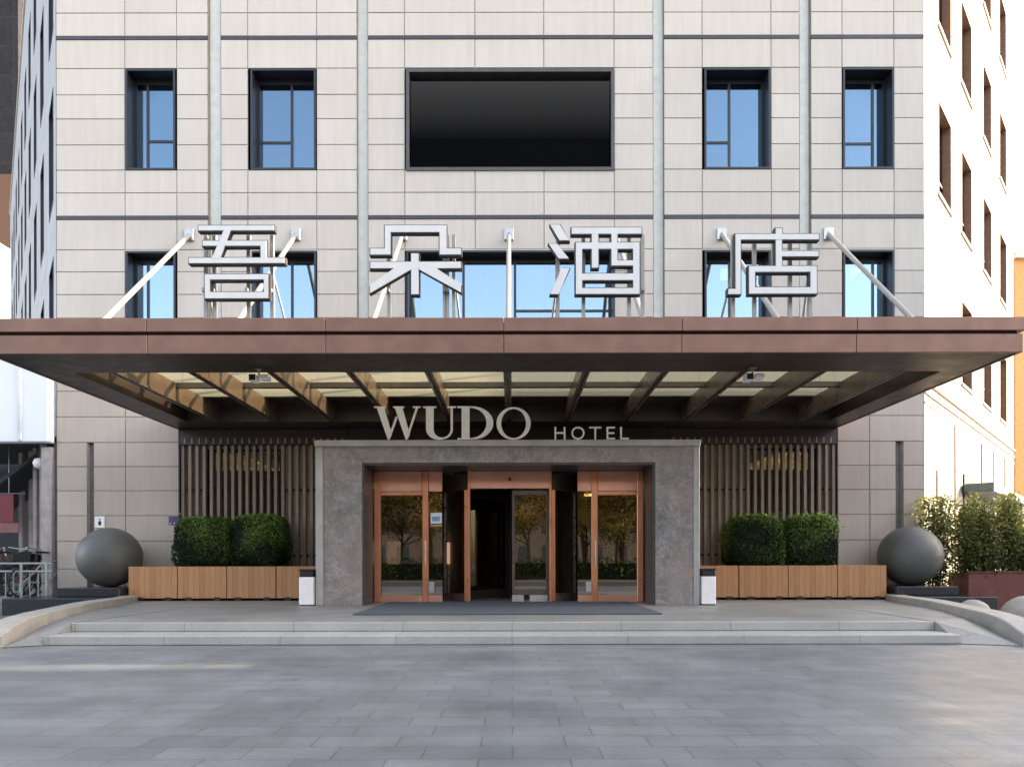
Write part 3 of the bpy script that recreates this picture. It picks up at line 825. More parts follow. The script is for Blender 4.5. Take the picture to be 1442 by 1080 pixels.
m = MB(); m.cbox(.0,.24,14.07,14.17,DZ0,DZ0+.138,.01); m.cbox(.36,.74,14.07,14.17,DZ0,DZ0+.138,.01); m.build('threshold_box', M['marble_lt'], rev)
m = MB(); m.lathe((RX, 13.96, 2.72), [(.03,0),(.035,.03),(.02,.06)], 12); m.build('sensor', M['redpaint'], rev)
# side doors
def side_door(xa, xb, ext, label, hx):
    """xa..xb framed leaf, ext = strip of glass up to the drum"""
    t = thing('side_door', label, 'door', ((xa+xb)/2, 14.0, POD))
    z0, z1 = POD+.006, 2.915; y0, y1 = 13.97, 14.05
    fr = MB(); w = .13
    fr.cbox(xa, xa+w, y0, y1, z0, z1, .01); fr.cbox(xb-w, xb, y0, y1, z0, z1, .01)
    fr.cbox(xa+w+.001, xb-w-.001, y0, y1, 2.42, 2.50, .008)
    fr.build('frame', M['copper'], t)
    m = MB(); m.cbox(xa+w+.001, xb-w-.001, y0+.015, y1-.01, 2.503, z1, .006)
    if ext: m.cbox(min(ext), max(ext), y0+.015, y1-.01, 2.503, z1, .006)
    m.build('header_panel', M['copper_d'], t)
    m = MB(); m.cbox(xa+w+.001, xb-w-.001, y0+.01, y1-.01, z0, z0+.15, .006)
    if ext: m.cbox(min(ext), max(ext), y0+.01, y1-.01, z0, z0+.15, .006)
    m.build('kick_rail', M['copper_d'], t)
    m = MB(); m.box(xa+w*.6, xb-w*.6, 14.0, 14.01, z0+.14, 2.43); m.build('pane', M['doorglass'], t)
    if ext: m = MB(); m.box(min(ext), max(ext), 14.012, 14.02, z0+.145, 2.51); m.build('side_pane', M['doorglass'], t)
    m = MB(); m.tube([(hx,13.93,1.0),(hx,13.93,1.5)], .014, 8); m.tube([(hx,13.93,1.05),(hx,13.975,1.05)], .01, 6); m.tube([(hx,13.93,1.45),(hx,13.975,1.45)], .01, 6); m.build('handle', M['steel'], t)
    m = MB(); ex = min(ext) if xa < 0 else max(ext)-.12; m.cbox(ex, ex+.12, 13.90, 13.968, z0+.2, z0+.42, .01); m.build('sensor_box', M['marble_lt'], t)
side_door(-2.81, -1.70, (-1.695,-1.42), 'copper framed glass side door left of the revolving door', -1.76)
side_door(1.62, 2.68, (1.34,1.615), 'copper framed glass side door right of the revolving door', 1.69)
n = thing('notice', 'small pale blue paper notice with orange strip on the left door glass', 'notice', (-1.55, 13.98, 1.75))
m = MB(); m.box(-1.66,-1.43,13.995,13.999,1.85,2.07); m.build('paper', M['shop_white'], n)
m = MB(); m.box(-1.66,-1.43,13.995,13.999,1.79,1.83); m.build('strip', M['orange'], n)
m = MB(); m.box(-1.63,-1.47,13.992,13.9945,1.90,1.99); m.build('print', simple('blue_print',(.2,.35,.6),.6), n)
fl = thing('floor_lamp', 'lit pink shaded floor lamp standing behind the left side door glass', 'lamp', (-2.72, 15.6, POD))
m = MB(); m.lathe((-2.62,15.2,POD+.008), [(.17,0),(.17,.02),(.02,.035),(.015,.8)], 20); m.build('stand', M['steel'], fl)
m = MB(); m.lathe((-2.62,15.2,POD+.78), [(.15,0),(.15,.5)], 24); m.build('lamp_shade', M['lampshade'], fl, smooth=False)
m = MB(); m.cbox(-2.5, 2.36, 10.75, 13.93, POD+.004, POD+.02, .006); tag(m.build('door_mat', M['mat']), 'dark blue grey mat on the podium in front of the glass doors', 'mat')

# ------------------------------------------------------------------ WUDO HOTEL letters
LS = 3.605; LD = 13.05
def lc(x, y): return fx(510+x/LS, LD), fz(560+y/LS, LD) + (PZ + .012 - fz(560+218/LS, LD))
def ring(cx, cy, ro, io, a0, a1, n=28):
    """ring piece between outer (rx,ry,cx) and inner ellipse as quads"""
    out = []
    for i in range(n):
        q = []
        for a in (a0+(a1-a0)*i/n, a0+(a1-a0)*(i+1)/n): q.append((cx+ro[0]*math.cos(a), cy+ro[1]*math.sin(a)))
        for a in (a0+(a1-a0)*(i+1)/n, a0+(a1-a0)*i/n): q.append((io[2]+io[0]*math.cos(a), cy+io[1]*math.sin(a)))
        out.append(q)
    return out
def bars(*b): return [[(x0,y0),(x1,y0),(x1,y1),(x0,y1)] for x0,y0,x1,y1 in b]
letters = [
 ('large serif letter W at the left end of the sign on the portal ledge', 
   bars((60,50,122,56),(158,50,214,56),(258,50,297,56)) + [[(74,54),(112,54),(150,190),(137,218),(131,218)],[(172,100),(181,104),(138,217),(132,212)],[(166,54),(204,54),(242,190),(228,218),(222,218)],[(275,54),(285,54),(230,217),(223,212)]]),
 ('large serif letter U standing between W and D on the portal ledge', bars((310,50,378,57),(432,50,478,57),(325,57,363,165),(450,57,461,165)) + ring(393,165,(68,54),(43.5,43,406.5),0,PI)),
 ('large serif letter D standing between U and O on the portal ledge', bars((485,50,560,57),(485,211,560,218),(506,57,546,211)) + ring(556,134,(111,84),(76,76,556),-PI/2,PI/2)),
 ('large round letter O at the end of the big serif letters on the ledge', ring(770,137,(87,82),(63,75,770),0,2*PI,56)),
 ('small thin letter H, first letter of the short word on the ledge', bars((978,155,986,218),(1025,155,1033,218),(986,182,1025,189))),
 ('small thin round letter O, second letter of the short word on the ledge', ring(1097,186.5,(33,32),(25.5,25,1097),0,2*PI,40)),
 ('small thin letter T, middle letter of the short word on the ledge', bars((1155,155,1215,162),(1181,162,1189,218))),
 ('small thin letter E standing beside the final L on the ledge', bars((1243,155,1251,218),(1251,155,1285,162),(1251,183,1281,190),(1251,211,1285,218))),
 ('small thin letter L, last letter at the right end of the ledge sign', bars((1312,155,1320,218),(1320,211,1355,218))),
]
for lab, pieces in letters:
    xs = [lc(*p)[0] for q in pieces for p in q]
    m = MB()
    isbar = len(pieces) <= 12
    for i, q in enumerate(pieces): m.prism([lc(*p) for p in q], LD-.0015*(i % 7 if isbar else (i % 2)*0), LD+.05)
    o = m.build('sign_letter', M['letter'])
    c = Vector(((min(xs)+max(xs))/2, LD, PZ))
    for v in o.data.vertices: v.co -= c
    o.location = c
    tag(o, lab, 'sign letter', 'metal letters on the portal ledge')

# ------------------------------------------------------------------ slat screens
def screen(X0, X1, label):
    t = thing('slat_screen', label, 'screen', ((X0+X1)/2, D-.15, POD))
    zt = fz(628); z0 = POD+.006; y = D-.03
    m = MB(); m.cbox(X0, X1, D-.2, D-.05, zt, CZ0+.005, .008); m.build('header', M['slat_dk'], t)
    m = MB(); n = int((X1-X0)/.165); st_ = (X1-X0-.1)/n
    for i in range(n+1):
        x = X0+.05+i*st_; w = .034
        m.box(x-w, x+w, D-.16, D-.06, z0, zt-.002)
        if i < n: m.box(x+w+.02, x+w+.06, D-.21, D-.202, zt+.03, zt+.16)
    m.build('slats', M['slat'], t)
    m = MB(); m.box(X0-.03, X0-.001, D-.2, D-.02, z0, CZ0+.005) if X0 < 0 else m.box(X1+.001, X1+.03, D-.2, D-.02, z0, CZ0+.005); m.build('end_post', M['slat_dk'], t)
    m = MB(); m.box(X0, X1, D-.055, D-.045, 1.2, 1.24); m.box(X0, X1, D-.055, D-.045, 2.72, 2.76); m.build('cross_rail', M['slat_dk'], t)
screen(fx(259), -3.76, 'vertical bronze slat screen in front of the wall left of the portal')
screen(3.60, fx(1173), 'vertical bronze slat screen in front of the wall right of the portal')

# ------------------------------------------------------------------ planters and boxwoods
def planter_proto():
    t = thing('wooden_planter', '', 'planter', (0,0,0), group='wooden planter boxes in front of the slat screens')
    w, d, h = 1.045, .8, .735; z0 = .05
    m = MB(); e = .04
    m.cbox(0, w, 0, e, z0, h, .006); m.cbox(0, w, d-e, d, z0, h, .006); m.cbox(0, e, e+.001, d-e-.001, z0, h, .006); m.cbox(w-e, w, e+.001, d-e-.001, z0, h, .006)
    m.build('box', M['planks'], t, local=True)
    m = MB(); m.box(e, w-e, e, d-e, z0+.02, h-.05); m.build('soil', M['soil'], t, local=True)
    for x in (.17, .78):
        m = MB(); m.slab([(x,-.008),(x+.14,-.008),(x+.14,d-.01),(x,d-.01)], .0, .075); m.build('foot', M['black'], t, local=True)
    return t
pp = None
names = {(-1,0):'outermost planter box on the left, beside the grey sphere',(-1,1):'second planter box from the left, holding a clipped boxwood',(-1,2):'third planter box from the left, holding a clipped boxwood',(-1,3):'innermost left planter box, beside the white litter bin and portal',
         (1,0):'outermost planter box on the right, beside the grey sphere',(1,1):'second planter box from the right, holding a clipped boxwood',(1,2):'third planter box from the right, holding a clipped boxwood',(1,3):'innermost right planter box, beside the white litter bin and portal'}
for sgn in (-1,1):
    for i in range(4):
        if sgn < 0: x = -8.245 + 1.06*i
        else: x = 8.05 - 1.045 - 1.06*i
        loc = (x, 14.75+random.uniform(-.012,.012), POD+.002)
        lab = 'brown ' + names[sgn,i]
        if pp is None: pp = planter_proto(); pp.location = loc; pp['label'] = lab
        else: dup(pp, loc, R(random.uniform(-.25,.25)), lab)

def leaf(m, p, nrm, size, tone, rnd):
    n = Vector(nrm).normalized()
    a = Vector((rnd.gauss(0,1), rnd.gauss(0,1), rnd.gauss(0,1))); u = n.cross(a)
    if u.length < 1e-4: return
    u.normalize(); w = n.cross(u); p = Vector(p)
    m.tone = max(0, min(1, tone))
    m.face([p - u*size*.5, p + w*size*.28, p + u*size*.5, p - w*size*.28])
def boxwood(seed, rx, ry, rz, n=15000):
    rnd = random.Random(seed); m = MB()
    bumps = [(Vector((rnd.gauss(0,1),rnd.gauss(0,1),rnd.gauss(0,1))).normalized(), rnd.uniform(-.10,.085)) for _ in range(34)]
    for i in range(n):
        d = Vector((rnd.gauss(0,1),rnd.gauss(0,1),rnd.gauss(0,1))).normalized()
        e = 4.6
        k = (abs(d.x)**e+abs(d.y)**e+abs(d.z)**e)**(-1/e)
        b = sum(a*math.exp(-(1-d.dot(v))*14) for v, a in bumps)
        r = k*(1+b)*(1-abs(rnd.gauss(0,.055)))
        if rnd.random() < .10: r *= 1.0+abs(rnd.gauss(0,.07))*(1.0 if d.z > -.2 else .3)
        p = Vector((d.x*rx*r, d.y*ry*r, d.z*rz*r))
        nr = (d + Vector((rnd.gauss(0,.55),rnd.gauss(0,.55),rnd.gauss(0,.55)+.25)))
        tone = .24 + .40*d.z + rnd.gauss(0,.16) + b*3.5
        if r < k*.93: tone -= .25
        leaf(m, p, nr, rnd.uniform(.034,.06)*(1.25 if r > k*1.02 else 1), tone, rnd)
    return m
def core(rx, ry, rz, e=4.6, f=.84):
    m = MB(); P = []; fs = []; nu, nv = 20, 12
    for j in range(nv+1):
        th = PI*j/nv
        for i in range(nu):
            ph = 2*PI*i/nu; d = Vector((math.sin(th)*math.cos(ph), math.sin(th)*math.sin(ph), math.cos(th)))
            k = (abs(d.x)**e+abs(d.y)**e+abs(d.z)**e)**(-1/e)*f; P.append((d.x*rx*k, d.y*ry*k, d.z*rz*k))
    for j in range(nv):
        for i in range(nu): fs.append((j*nu+i, (j+1)*nu+i, (j+1)*nu+(i+1)%nu, j*nu+(i+1)%nu))
    m.add(P, fs); return m
bx = [(288,'left boxwood of the left pair'),(366,'right boxwood of the left pair'),(1059,'left boxwood of the right pair'),(1136,'right boxwood of the right pair')]
for i, (px_, lab) in enumerate(bx):
    X = fx(px_, 15.15)
    t = thing('boxwood_shrub', f'dense clipped green shrub, {lab}, growing in a wooden planter', 'shrub', (X, 15.15, 1.50+random.uniform(-.02,.02)), group='clipped boxwoods in the planters')
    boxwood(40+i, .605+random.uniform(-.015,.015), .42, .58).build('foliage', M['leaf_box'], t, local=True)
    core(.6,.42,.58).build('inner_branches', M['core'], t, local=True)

# ------------------------------------------------------------------ spheres and plinths
for sgn, px_, side, nb in ((-1,155,'left','the wooden planters and railing'),(1,1281.5,'right','the wooden planters and leafy hedge')):
    X = fx(px_, 15.2)
    t = MB(); prof = []
    R0 = .655
    for j in range(33):
        th = PI*j/32; prof.append((max(.001,R0*math.sin(th)), -R0*math.cos(th)))
    t.lathe((0,0,0), prof, 64)
    o = t.build('stone_sphere', M['granite'], smooth=True); o.location = (X, 15.2, 1.18)
    tag(o, f'big dark grey granite ball on the {side}, between {nb}', 'stone ball')
    p = thing('stone_plinth', f'low stepped black granite plinth under the {side} granite ball', 'plinth', (X, 15, 0))
    a, b = (8.14, 9.45) if sgn > 0 else (-9.62, -8.3)
    m = MB(); m.cbox(a, b, 14.5, 15.9, .342, .53, .012); m.build('upper_slab', M['granite_blk'], p)
    a, b = (8.16, 9.85) if sgn > 0 else (-10.35, -8.16)
    m = MB(); m.cbox(a, b, 13.9, 15.93, .0, .34, .012); m.build('lower_slab', M['granite_blk'], p)

# ------------------------------------------------------------------ bins
for X0, X1, lab in ((-4.04,-3.77,'white litter bin with dark top at the left foot of the portal'),(3.605,3.865,'white litter bin with dark top at the right foot of the portal')):
    t = thing('litter_bin', lab, 'bin', ((X0+X1)/2, 13.15, POD), group='litter bins beside the portal')
    m = MB(); m.cbox(X0, X1, 13.0, 13.3, POD+.02, .785, .008); m.build('body', M['white'], t)
    m = MB(); m.cbox(X0+.012, X1-.012, 13.012, 13.288, .787, .90, .005); m.cbox(X0, X1, 13.0, 13.3, .902, .935, .008); m.build('top', M['black'], t)
    m = MB(); m.box(X0+.02, X1-.02, 13.02, 13.28, POD+.003, POD+.019); m.build('base', M['black'], t)

# ------------------------------------------------------------------ wall plaques
def plaque(a, b, y0, y1, mat, label, marks):
    X0, X1, Z0, Z1 = fx(a), fx(b), fz(y1), fz(y0)
    t = thing('wall_plaque', label, 'plaque', ((X0+X1)/2, D, Z0))
    m = MB(); m.cbox(X0, X1, D-.02, D-.004, Z0, Z1, .003); m.build('plate', mat, t)
    m = MB()
    for u0, u1, v0, v1 in marks: m.box(X0+(X1-X0)*u0, X0+(X1-X0)*u1, D-.0225, D-.0201, Z0+(Z1-Z0)*v0, Z0+(Z1-Z0)*v1)
    return t, m
t, m = plaque(134,148,726,742,M['white'],'small white plaque with black figure on the stone left of the door, above the ball',[(.42,.62,.2,.6),(.45,.59,.66,.8),(.36,.42,.3,.55),(.62,.68,.3,.55)]); m.build('mark', M['black'], t)
t, m = plaque(238,256,726,738,M['purple'],'small purple plaque at the edge of the left slat screen',[(.12,.2,.1,.25),(.42,.55,.1,.25),(.75,.88,.1,.25)]); m.build('mark', M['white'], t)
t, m = plaque(1289,1301,728,746,M['white'],'small white plaque with black figure at the right corner of the facade',[(.42,.62,.2,.6),(.45,.59,.66,.8),(.36,.42,.3,.55),(.62,.68,.3,.55)]); m.build('mark', M['black'], t)

# ------------------------------------------------------------------ right side: planted boxes and rocks
def hedge(seed, w, d, h, n):
    rnd = random.Random(seed); m = MB(); stems = MB()
    tw = []
    for i in range(int(w*26)):
        x = rnd.uniform(-w/2, w/2); y = rnd.uniform(-d/2, d/2); hh = h*rnd.uniform(.72,1.03)
        lx, ly = rnd.gauss(0,.07), rnd.gauss(0,.07)
        pts = [(x+lx*k/4+rnd.gauss(0,.012), y+ly*k/4, hh*k/4) for k in range(5)]
        stems.tube(pts, .009, 4, .003); tw.append((x,y,hh,lx,ly))
    for i in range(n):
        x, y, hh, lx, ly = rnd.choice(tw); u = rnd.random()**.85
        r = .12*(1.1-.4*u)
        p = Vector((x+lx*u+rnd.gauss(0,r), y+ly*u+rnd.gauss(0,r), .04+hh*u+rnd.gauss(0,.03)))
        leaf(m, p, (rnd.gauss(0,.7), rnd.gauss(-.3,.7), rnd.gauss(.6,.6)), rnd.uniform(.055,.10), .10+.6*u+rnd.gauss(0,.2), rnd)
    return m, stems
for X0, X1, Y0, Y1, ztop, hh, lab, plab, n in (
    (9.98, 11.36, 15.0, 15.7, .80, 1.75, 'long red brown planter box at the right edge, behind the black plinth', 'tall loose leafy hedge in the long red brown box, right of the ball', 12500),
    (11.42, 12.5, 15.0, 15.7, .62, 1.30, 'shorter red brown planter box cut off by the right edge', 'darker low bush cut off at the right edge of the picture', 12000)):
    t = thing('planter_box', lab, 'planter', ((X0+X1)/2, 15.3, 0))
    m = MB(); e = .05
    m.cbox(X0, X1, Y0, Y0+e, .0, ztop, .008); m.cbox(X0, X1, Y1-e, Y1, 0, ztop, .008); m.cbox(X0, X0+e, Y0+e+.001, Y1-e-.001, 0, ztop, .008); m.cbox(X1-e, X1, Y0+e+.001, Y1-e-.001, 0, ztop, .008)
    m.build('box', M['redbox'], t)
    m = MB(); m.cbox(X0-.015, X1+.015, Y0-.015, Y0+.02, ztop+.001, ztop+.04, .006); m.build('rim', M['redbox'], t)
    m = MB(); m.box(X0+e, X1-e, Y0+e, Y1-e, .1, ztop-.06); m.build('soil', M['soil'], t)
    h = thing('hedge_plant', plab, 'hedge', ((X0+X1)/2, 15.35, ztop-.06))
    a, b = hedge(int(X0*10), X1-X0+.1, .5, hh, n)
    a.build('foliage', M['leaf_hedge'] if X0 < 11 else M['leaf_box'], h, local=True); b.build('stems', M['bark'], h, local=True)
# extra young plants beside the ball
h = thing('hedge_plant', 'thin leafy shrub rising beside the right granite ball against the wall corner', 'hedge', (9.72, 15.5, .34))
a, b = hedge(91, .6, .4, 2.15, 4200); a.build('foliage', M['leaf_hedge'], h, local=True); b.build('stems', M['bark'], h, local=True)
def rock(c, rx, ry, rz, seed, label):
    rnd = random.Random(seed); m = MB(); P = []; fs = []; nu, nv = 20, 10
    ks = [(Vector((rnd.gauss(0,1),rnd.gauss(0,1),rnd.gauss(0,1))).normalized(), rnd.uniform(-.15,.15)) for _ in range(9)]
    for j in range(nv+1):
        th = PI*j/nv
        for i in range(nu):
            ph = 2*PI*i/nu; d = Vector((math.sin(th)*math.cos(ph), math.sin(th)*math.sin(ph), math.cos(th)))
            k = 1+sum(a*math.exp(-(1-d.dot(v))*5) for v, a in ks); P.append((d.x*rx*k, d.y*ry*k, max(-rz*.5, d.z*rz*k)))
    for j in range(nv):
        for i in range(nu): fs.append((j*nu+i, (j+1)*nu+i, (j+1)*nu+(i+1)%nu, j*nu+(i+1)%nu))
    m.add(P, fs); o = m.build('boulder', M['rock'], smooth=True); o.location = c; tag(o, label, 'boulder')
rock((8.08, 12.0, .20), .26, .22, .19, 5, 'small pale rounded boulder behind the right kerb, near the black plinth')
rock((8.82, 11.8, .16), .36, .3, .32, 6, 'larger pale rounded boulder at the right edge before the red brown box')

# ------------------------------------------------------------------ left side: shop, railing, bicycles
shop = thing('shop_front', 'shaded shop front under a big white fascia board left of the hotel', 'shop', (-12.5, 16.4, 0))
m = MB(); m.cbox(-17.0, -10.66, 15.75, 16.0, fz(621,15.75), 6.1, .02); m.build('fascia_board', M['shop_white'], shop)
m = MB(); m.cbox(-11.32, -11.24, 15.70, 15.748, fz(619,15.7), 6.08, .01); m.build('fascia_joint', M['paleblock'], shop)
m = MB(); m.box(-22, -12.8, 20.3, 20.5, 0, 5.5); m.build('back_wall', M['shop_dark'], shop)
m = MB(); m.box(-17, -10.75, 16.02, 20.0, fz(621)+.05, fz(621)+.15); m.build('ceiling', M['shop_dark'], shop)
for x, y, w in ((-11.35,16.6,.18),(-11.9,17.1,.1),(-12.35,17.6,.12),(-12.75,17.8,.1),(-13.3,18.6,.16)):
    m = MB(); m.cbox(x-w/2, x+w/2, y, y+w, 0, fz(621)+.045, .01); m.build('column', M['shop_col'], shop)
m = MB(); m.prism([(-14.0,2.0),(-11.6,3.75),(-11.6,3.85),(-14.0,2.12)], 16.9, 18.4); m.build('awning', M['shop_dark'], shop)
m = MB(); m.cbox(-10.95,-10.70,15.95,16.3,0.0,3.75,.01); m.build('corner_pier', M['shop_col'], shop)
lamp = thing('wall_lamp', 'round white globe lamp hanging under the white fascia board', 'lamp', (fx(55,16.2), 16.2, fz(651,16.2)))
m = MB(); m.lathe((fx(55,16.2),16.2,fz(651,16.2)), [(.001,-.13),(.09,-.1),(.13,0),(.09,.1),(.001,.13)], 20); m.build('globe', M['white'], lamp, smooth=True)
m = MB(); m.tube([(fx(55,16.2),16.2,fz(651,16.2)+.11),(fx(55,16.2),16.2,fz(621)+.05)], .015, 6); m.build('rod', M['black'], lamp)
b = thing('hanging_banner', 'red hanging banner in the shaded shop front at the left edge', 'banner', (-12.2, 16.9, 2.0))
m = MB(); m.cbox(-12.95, -12.28, 16.9, 16.93, 2.05, 2.75, .01); m.build('cloth', M['redpaint'], b)
m = MB(); m.cbox(-12.75, -12.15, 16.905, 16.925, 1.80, 2.045, .008); m.build('lower_cloth', M['lampshade'] if False else simple('pink_cloth',(.25,.12,.11),.8), b)
m = MB(); m.tube([(-12.8,16.915,2.77),(-12.0,16.915,2.77)], .015, 6); m.tube([(-12.4,16.915,2.77),(-12.4,16.915,3.94)], .008, 5); m.build('rod', M['steel'], b)
rail = thing('railing', 'low grey green metal railing in front of the parked bicycles at left', 'railing', (-11.3, 15.3, 0))
z = lambda y: fz(y, 15.3)
m = MB()
for yy in (792, 803, 845): m.tube([(-13.5,15.3,z(yy)),(fx(74,15.3),15.3,z(yy))], .022, 8)
m.build('rails', M['grey_paint'], rail)
for px_ in (-40, -8, 30, 66):
    m = MB(); X = fx(px_,15.3); m.tube([(X,15.3,0),(X,15.3,z(791))], .03, 8); m.build('post', M['grey_paint'], rail)
m = MB()
for px_ in (-24, 8, 19, 42, 54): X = fx(px_,15.3); m.tube([(X,15.3,z(845)),(X,15.3,z(803))], .012, 6)
m.build('balusters', M['grey_paint'], rail)
def bicycle(loc, rz, paint, label):
    t = thing('bicycle', label, 'bicycle', loc, rz, 'bicycles parked behind the railing'); t.scale = (1.12,1.12,1.12)
    r = .33
    for x in (-.52, .52):
        m = MB(); m.torus((x,0,r), (1,0,0), (0,0,1), r-.02, .02); w = m.build('wheel', M['rubber'], t, local=True)
        m = MB()
        for k in range(9): a = 2*PI*k/9; m.tube([(x,0,r),(x+(r-.03)*math.cos(a),0,r+(r-.03)*math.sin(a))], .003, 4)
        m.tube([(x,-.04,r),(x,.04,r)], .02, 8); m.build('spokes', M['steel'], w, local=True)
    m = MB()
    for a, b_ in (((-.52,0,r),(-.08,0,.30)),((-.08,0,.30),(.36,0,.72)),((-.18,0,.78),(-.08,0,.30)),((-.17,0,.70),(.34,0,.80)),((-.52,0,r),(-.17,0,.70)),((.33,0,.86),(.52,0,r))): m.tube([a,b_], .017, 7)
    m.build('frame', paint, t, local=True)
    m = MB(); m.tube([(.33,0,.86),(.29,0,1.0)], .014, 6); m.tube([(.2,-.28,1.04),(.3,-.1,1.0),(.3,.1,1.0),(.2,.28,1.04)], .013, 6); m.build('handlebar', M['steel'], t, local=True)
    m = MB(); m.tube([(-.18,0,.78),(-.2,0,.9)], .013, 6); m.prism([(-.34,.90),(-.06,.91),(-.06,.94),(-.34,.96)], -.07, .07); m.build('saddle', M['black'], t, local=True)
    m = MB(); m.box(.5,.8,-.15,.15,.66,.9); m.build('basket', M['black'], t, local=True)
sp_ = MB(); sp_.box(-20,-10.66,15.45,19.5,.004,.26); struct('side_pavement', sp_, M['kerb'])
for (x, y, a, pt, lab) in (
    (-11.75,16.3,35,'redpaint','red framed bicycle with basket leaning across the middle of the parked row'),
    (-12.5,17.2,55,'black','black framed bicycle parked deepest behind the railing, by the shop columns'),
    (-11.35,15.95,68,'grey_paint','grey green bicycle parked nearest the hotel corner'),
    (-12.75,15.85,20,'redpaint','red bicycle cut off by the left edge of the picture'),
    (-12.15,15.8,80,'black','black bicycle pointing at the railing, between the red ones'),
    (-12.35,16.5,5,'rubber','dark bicycle standing side-on behind the red one'),
    (-11.9,17.6,62,'frame','dark blue bicycle half hidden at the back beside the pier')):
    bicycle((x+.62,y,.262), R(a), M[pt], lab)

# ------------------------------------------------------------------ distant buildings
t = thing('tower_block', 'dark glass tower with brown base rising behind the left wing', 'building', (-70, 85, 0))
m = MB(); m.box(-110, -57.5, 80, 100, 46, 130); m.build('dark_glazing', M['tower'], t)
m = MB(); m.box(-110.5, -57.2, 79.5, 100.5, 0, 46); m.build('brown_base', M['brownclad'], t)
m = MB(); m.box(-75, -43.2, 57, 72, 0, 28); tag(m.build('low_block', M['paleblock']), 'white low building at the far left beside the shaded wing', 'building')
t = thing('corner_building', 'narrow orange rendered building at the right edge beyond the sunlit wing', 'building', (45,56,0))
m = MB(); m.box(42.6, 43.35, 58, 70, 0, 26.5); m.build('orange_wall', M['orange'], t)
m = MB(); m.box(43.36, 75, 58.3, 70, 0, 26.2); m.build('yellow_wall', M['yellow'], t)
m = MB(); m.box(42.4, 75, 57.6, 70.3, 26.51, 27.0); m.build('cornice', M['wing_sill'], t)
# surroundings of the plaza outside the frame: an added unseen block east (placed to shade the plaza), street trees and houses to the south
SUN_EL, SLOPE = R(21), .02
t = thing('sun_blocker', 'unseen block added east of the plaza to shade the forecourt', 'building', (40, 0, 0))
m = MB(); m.slab([(32,-6.5),(46,-6.5),(46,7.66+.28),(32,7.66)], 0, 16.9); m.build('south_half', M['blocker'], t)  # height and slit of the added block are shaped for the sunlight
m = MB(); m.slab([(32,7.90),(46,7.90+.28),(46,15.9),(32,15.9)], 0, 16.9); m.build('north_half', M['blocker'], t)
m = MB(); m.slab([(33,7.70),(34,7.72),(34,7.92),(33,7.90)], 0, 13.7); m.build('slit_stop', M['lobby'], t)  # added stop low in the slit, limits the sun streak on the plaza
m = MB(); m.box(-60, 55, -48, -40, 0, 15); tag(m.build('street_houses', M['street']), 'long low brick block across the street, mirrored in the door glass', 'building')
def tree_mesh(seed):
    rnd = random.Random(seed); tr = MB(); lf_ = MB()
    tr.tube([(0,0,0),(.05,.02,1.2),(-.04,.05,2.6),(.02,0,4.2)], .16, 8, .09)
    tips = []
    for k in range(9):
        a = 2*PI*k/9+rnd.uniform(-.3,.3); h = rnd.uniform(2.3,4.1); e = rnd.uniform(1.2,2.4)
        q = Vector((math.cos(a)*e, math.sin(a)*e, h+rnd.uniform(.8,2.0))); tr.tube([(0,0,h), (q*.5+Vector((0,0,h*.5))), q], .06, 6, .015); tips.append(q)
    tips.append(Vector((0,0,6.2)))
    for i in range(5200):
        c = rnd.choice(tips); r = 1.0
        p = c + Vector((rnd.gauss(0,.55),rnd.gauss(0,.55),rnd.gauss(0,.45)))*r
        leaf(lf_, p, (rnd.gauss(0,1),rnd.gauss(0,1),rnd.gauss(.4,1)), rnd.uniform(.12,.22), .45+rnd.gauss(0,.25)+.12*(p.z-4.5), rnd)
    return tr, lf_
tr, lf_ = tree_mesh(5)
t0 = thing('street_tree', 'leafy street tree across the plaza, mirrored in the door glass', 'tree', (-9,-14,0), group='street trees mirrored in the glass')
tr.build('trunk', M['bark'], t0, local=True); lf_.build('crown', M['leaf_tree'], t0, local=True)
t0.scale = (1.5,1.5,1.45)
for i, (x, y) in enumerate(((-5,-13),(-1.2,-16),(2.8,-13.5),(7,-15.5),(-13,-15),(11.5,-13.5),(-17.5,-13.5),(16,-15),(-9.5,-20),(-3,-21),(5,-20),(10,-21),(-22,-17),(-27,-15),(21,-17),(26,-15))):
    dup(t0, (x,y,0), i*1.3)
for i, (x, y) in enumerate(((-10.5,-12.8),(-7.2,-17),(-3.1,-12.6),(1.0,-12.9),(4.9,-17),(6.2,-12.7),(9.3,-13),(13.5,-17),(-15,-17.5),(-18.5,-13),(-21.5,-14),(-25,-13),(17,-13),(20,-14.5),(23.5,-13))):
    r_ = dup(t0, (x,y,0), i*2.1); r_.scale = (.85,.85,.8)
rd = MB(); rd.face([(-120,-12,.004),(120,-12,.004),(120,-1.5,.004),(-120,-1.5,.004)]); struct('road', rd, simple('asphalt',(.045,.045,.048),.85,scale=30))
rh_ = thing('roadside_hedge', 'low dark clipped hedge along the far side of the street, mirrored in the door glass', 'hedge', (0,-12.2,0))
rr = random.Random(4); m = MB()
for i in range(9000):
    leaf(m, (rr.uniform(-24,24), -12.2+rr.gauss(0,.3), min(1.25,abs(rr.gauss(.7,.35)))), (rr.gauss(0,1),rr.gauss(.5,.6),rr.gauss(.5,.7)), rr.uniform(.14,.24), rr.random()*.5, rr)
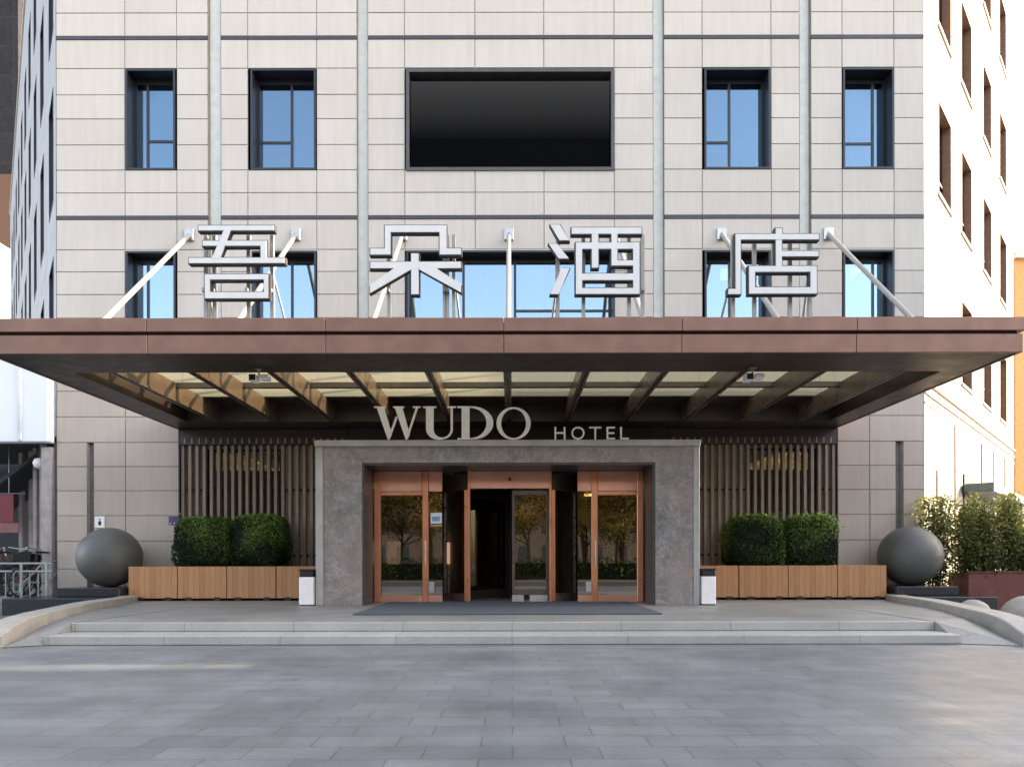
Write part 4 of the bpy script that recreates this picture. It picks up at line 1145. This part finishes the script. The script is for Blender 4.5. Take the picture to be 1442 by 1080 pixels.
m.build('foliage', M['leaf_box'], rh_)
m = MB(); m.box(-24,24,-12.4,-12.0,0,.95); m.build('inner_branches', M['core'], rh_)

# ------------------------------------------------------------------ light
w = bpy.data.worlds.new('World'); S.world = w; w.use_nodes = True
nt = w.node_tree; bg = nt.nodes['Background']
sky = nt.nodes.new('ShaderNodeTexSky'); sky.sky_type = 'NISHITA'; sky.sun_disc = False
sky.sun_elevation = SUN_EL; sky.sun_rotation = R(90) - math.atan(SLOPE); sky.air_density = 1.0; sky.dust_density = 2.2; sky.ozone_density = 1.0
hs = nt.nodes.new('ShaderNodeHueSaturation'); hs.inputs['Saturation'].default_value = .62
mx = nt.nodes.new('ShaderNodeMix'); mx.data_type = 'RGBA'; mx.blend_type = 'MULTIPLY'; mx.inputs[0].default_value = 1.0; mx.inputs[7].default_value = (1.06,1.0,.95,1)
nt.links.new(sky.outputs[0], hs.inputs['Color']); nt.links.new(hs.outputs[0], mx.inputs[6]); nt.links.new(mx.outputs[2], bg.inputs['Color'])
bg.inputs['Strength'].default_value = .8
sd = bpy.data.lights.new('Sun', 'SUN'); sd.energy = 16.0; sd.angle = R(.5); sd.color = (1.0,.80,.55)
so = bpy.data.objects.new('Sun', sd); C.objects.link(so)
v = Vector((math.cos(SUN_EL), math.cos(SUN_EL)*SLOPE, math.sin(SUN_EL)))
so.rotation_euler = v.to_track_quat('Z','Y').to_euler(); so.location = (40,0,40)

# ------------------------------------------------------------------ camera
cd = bpy.data.cameras.new('Camera'); cam = bpy.data.objects.new('Camera', cd); C.objects.link(cam)
cam.location = (0,0,EYE); cam.rotation_euler = (R(90), R(.1), 0)
cd.sensor_width = 36; cd.lens = 36*F/1442; cd.shift_x = 0; cd.shift_y = (HY-540)/1442
cd.clip_start = .05; cd.clip_end = 2000
S.camera = cam
S.render.engine = 'CYCLES'
S.view_settings.view_transform = 'Standard'; S.view_settings.look = 'None'; S.view_settings.exposure = 0; S.view_settings.gamma = 1
S.cycles.max_bounces = 10; S.cycles.transparent_max_bounces = 16
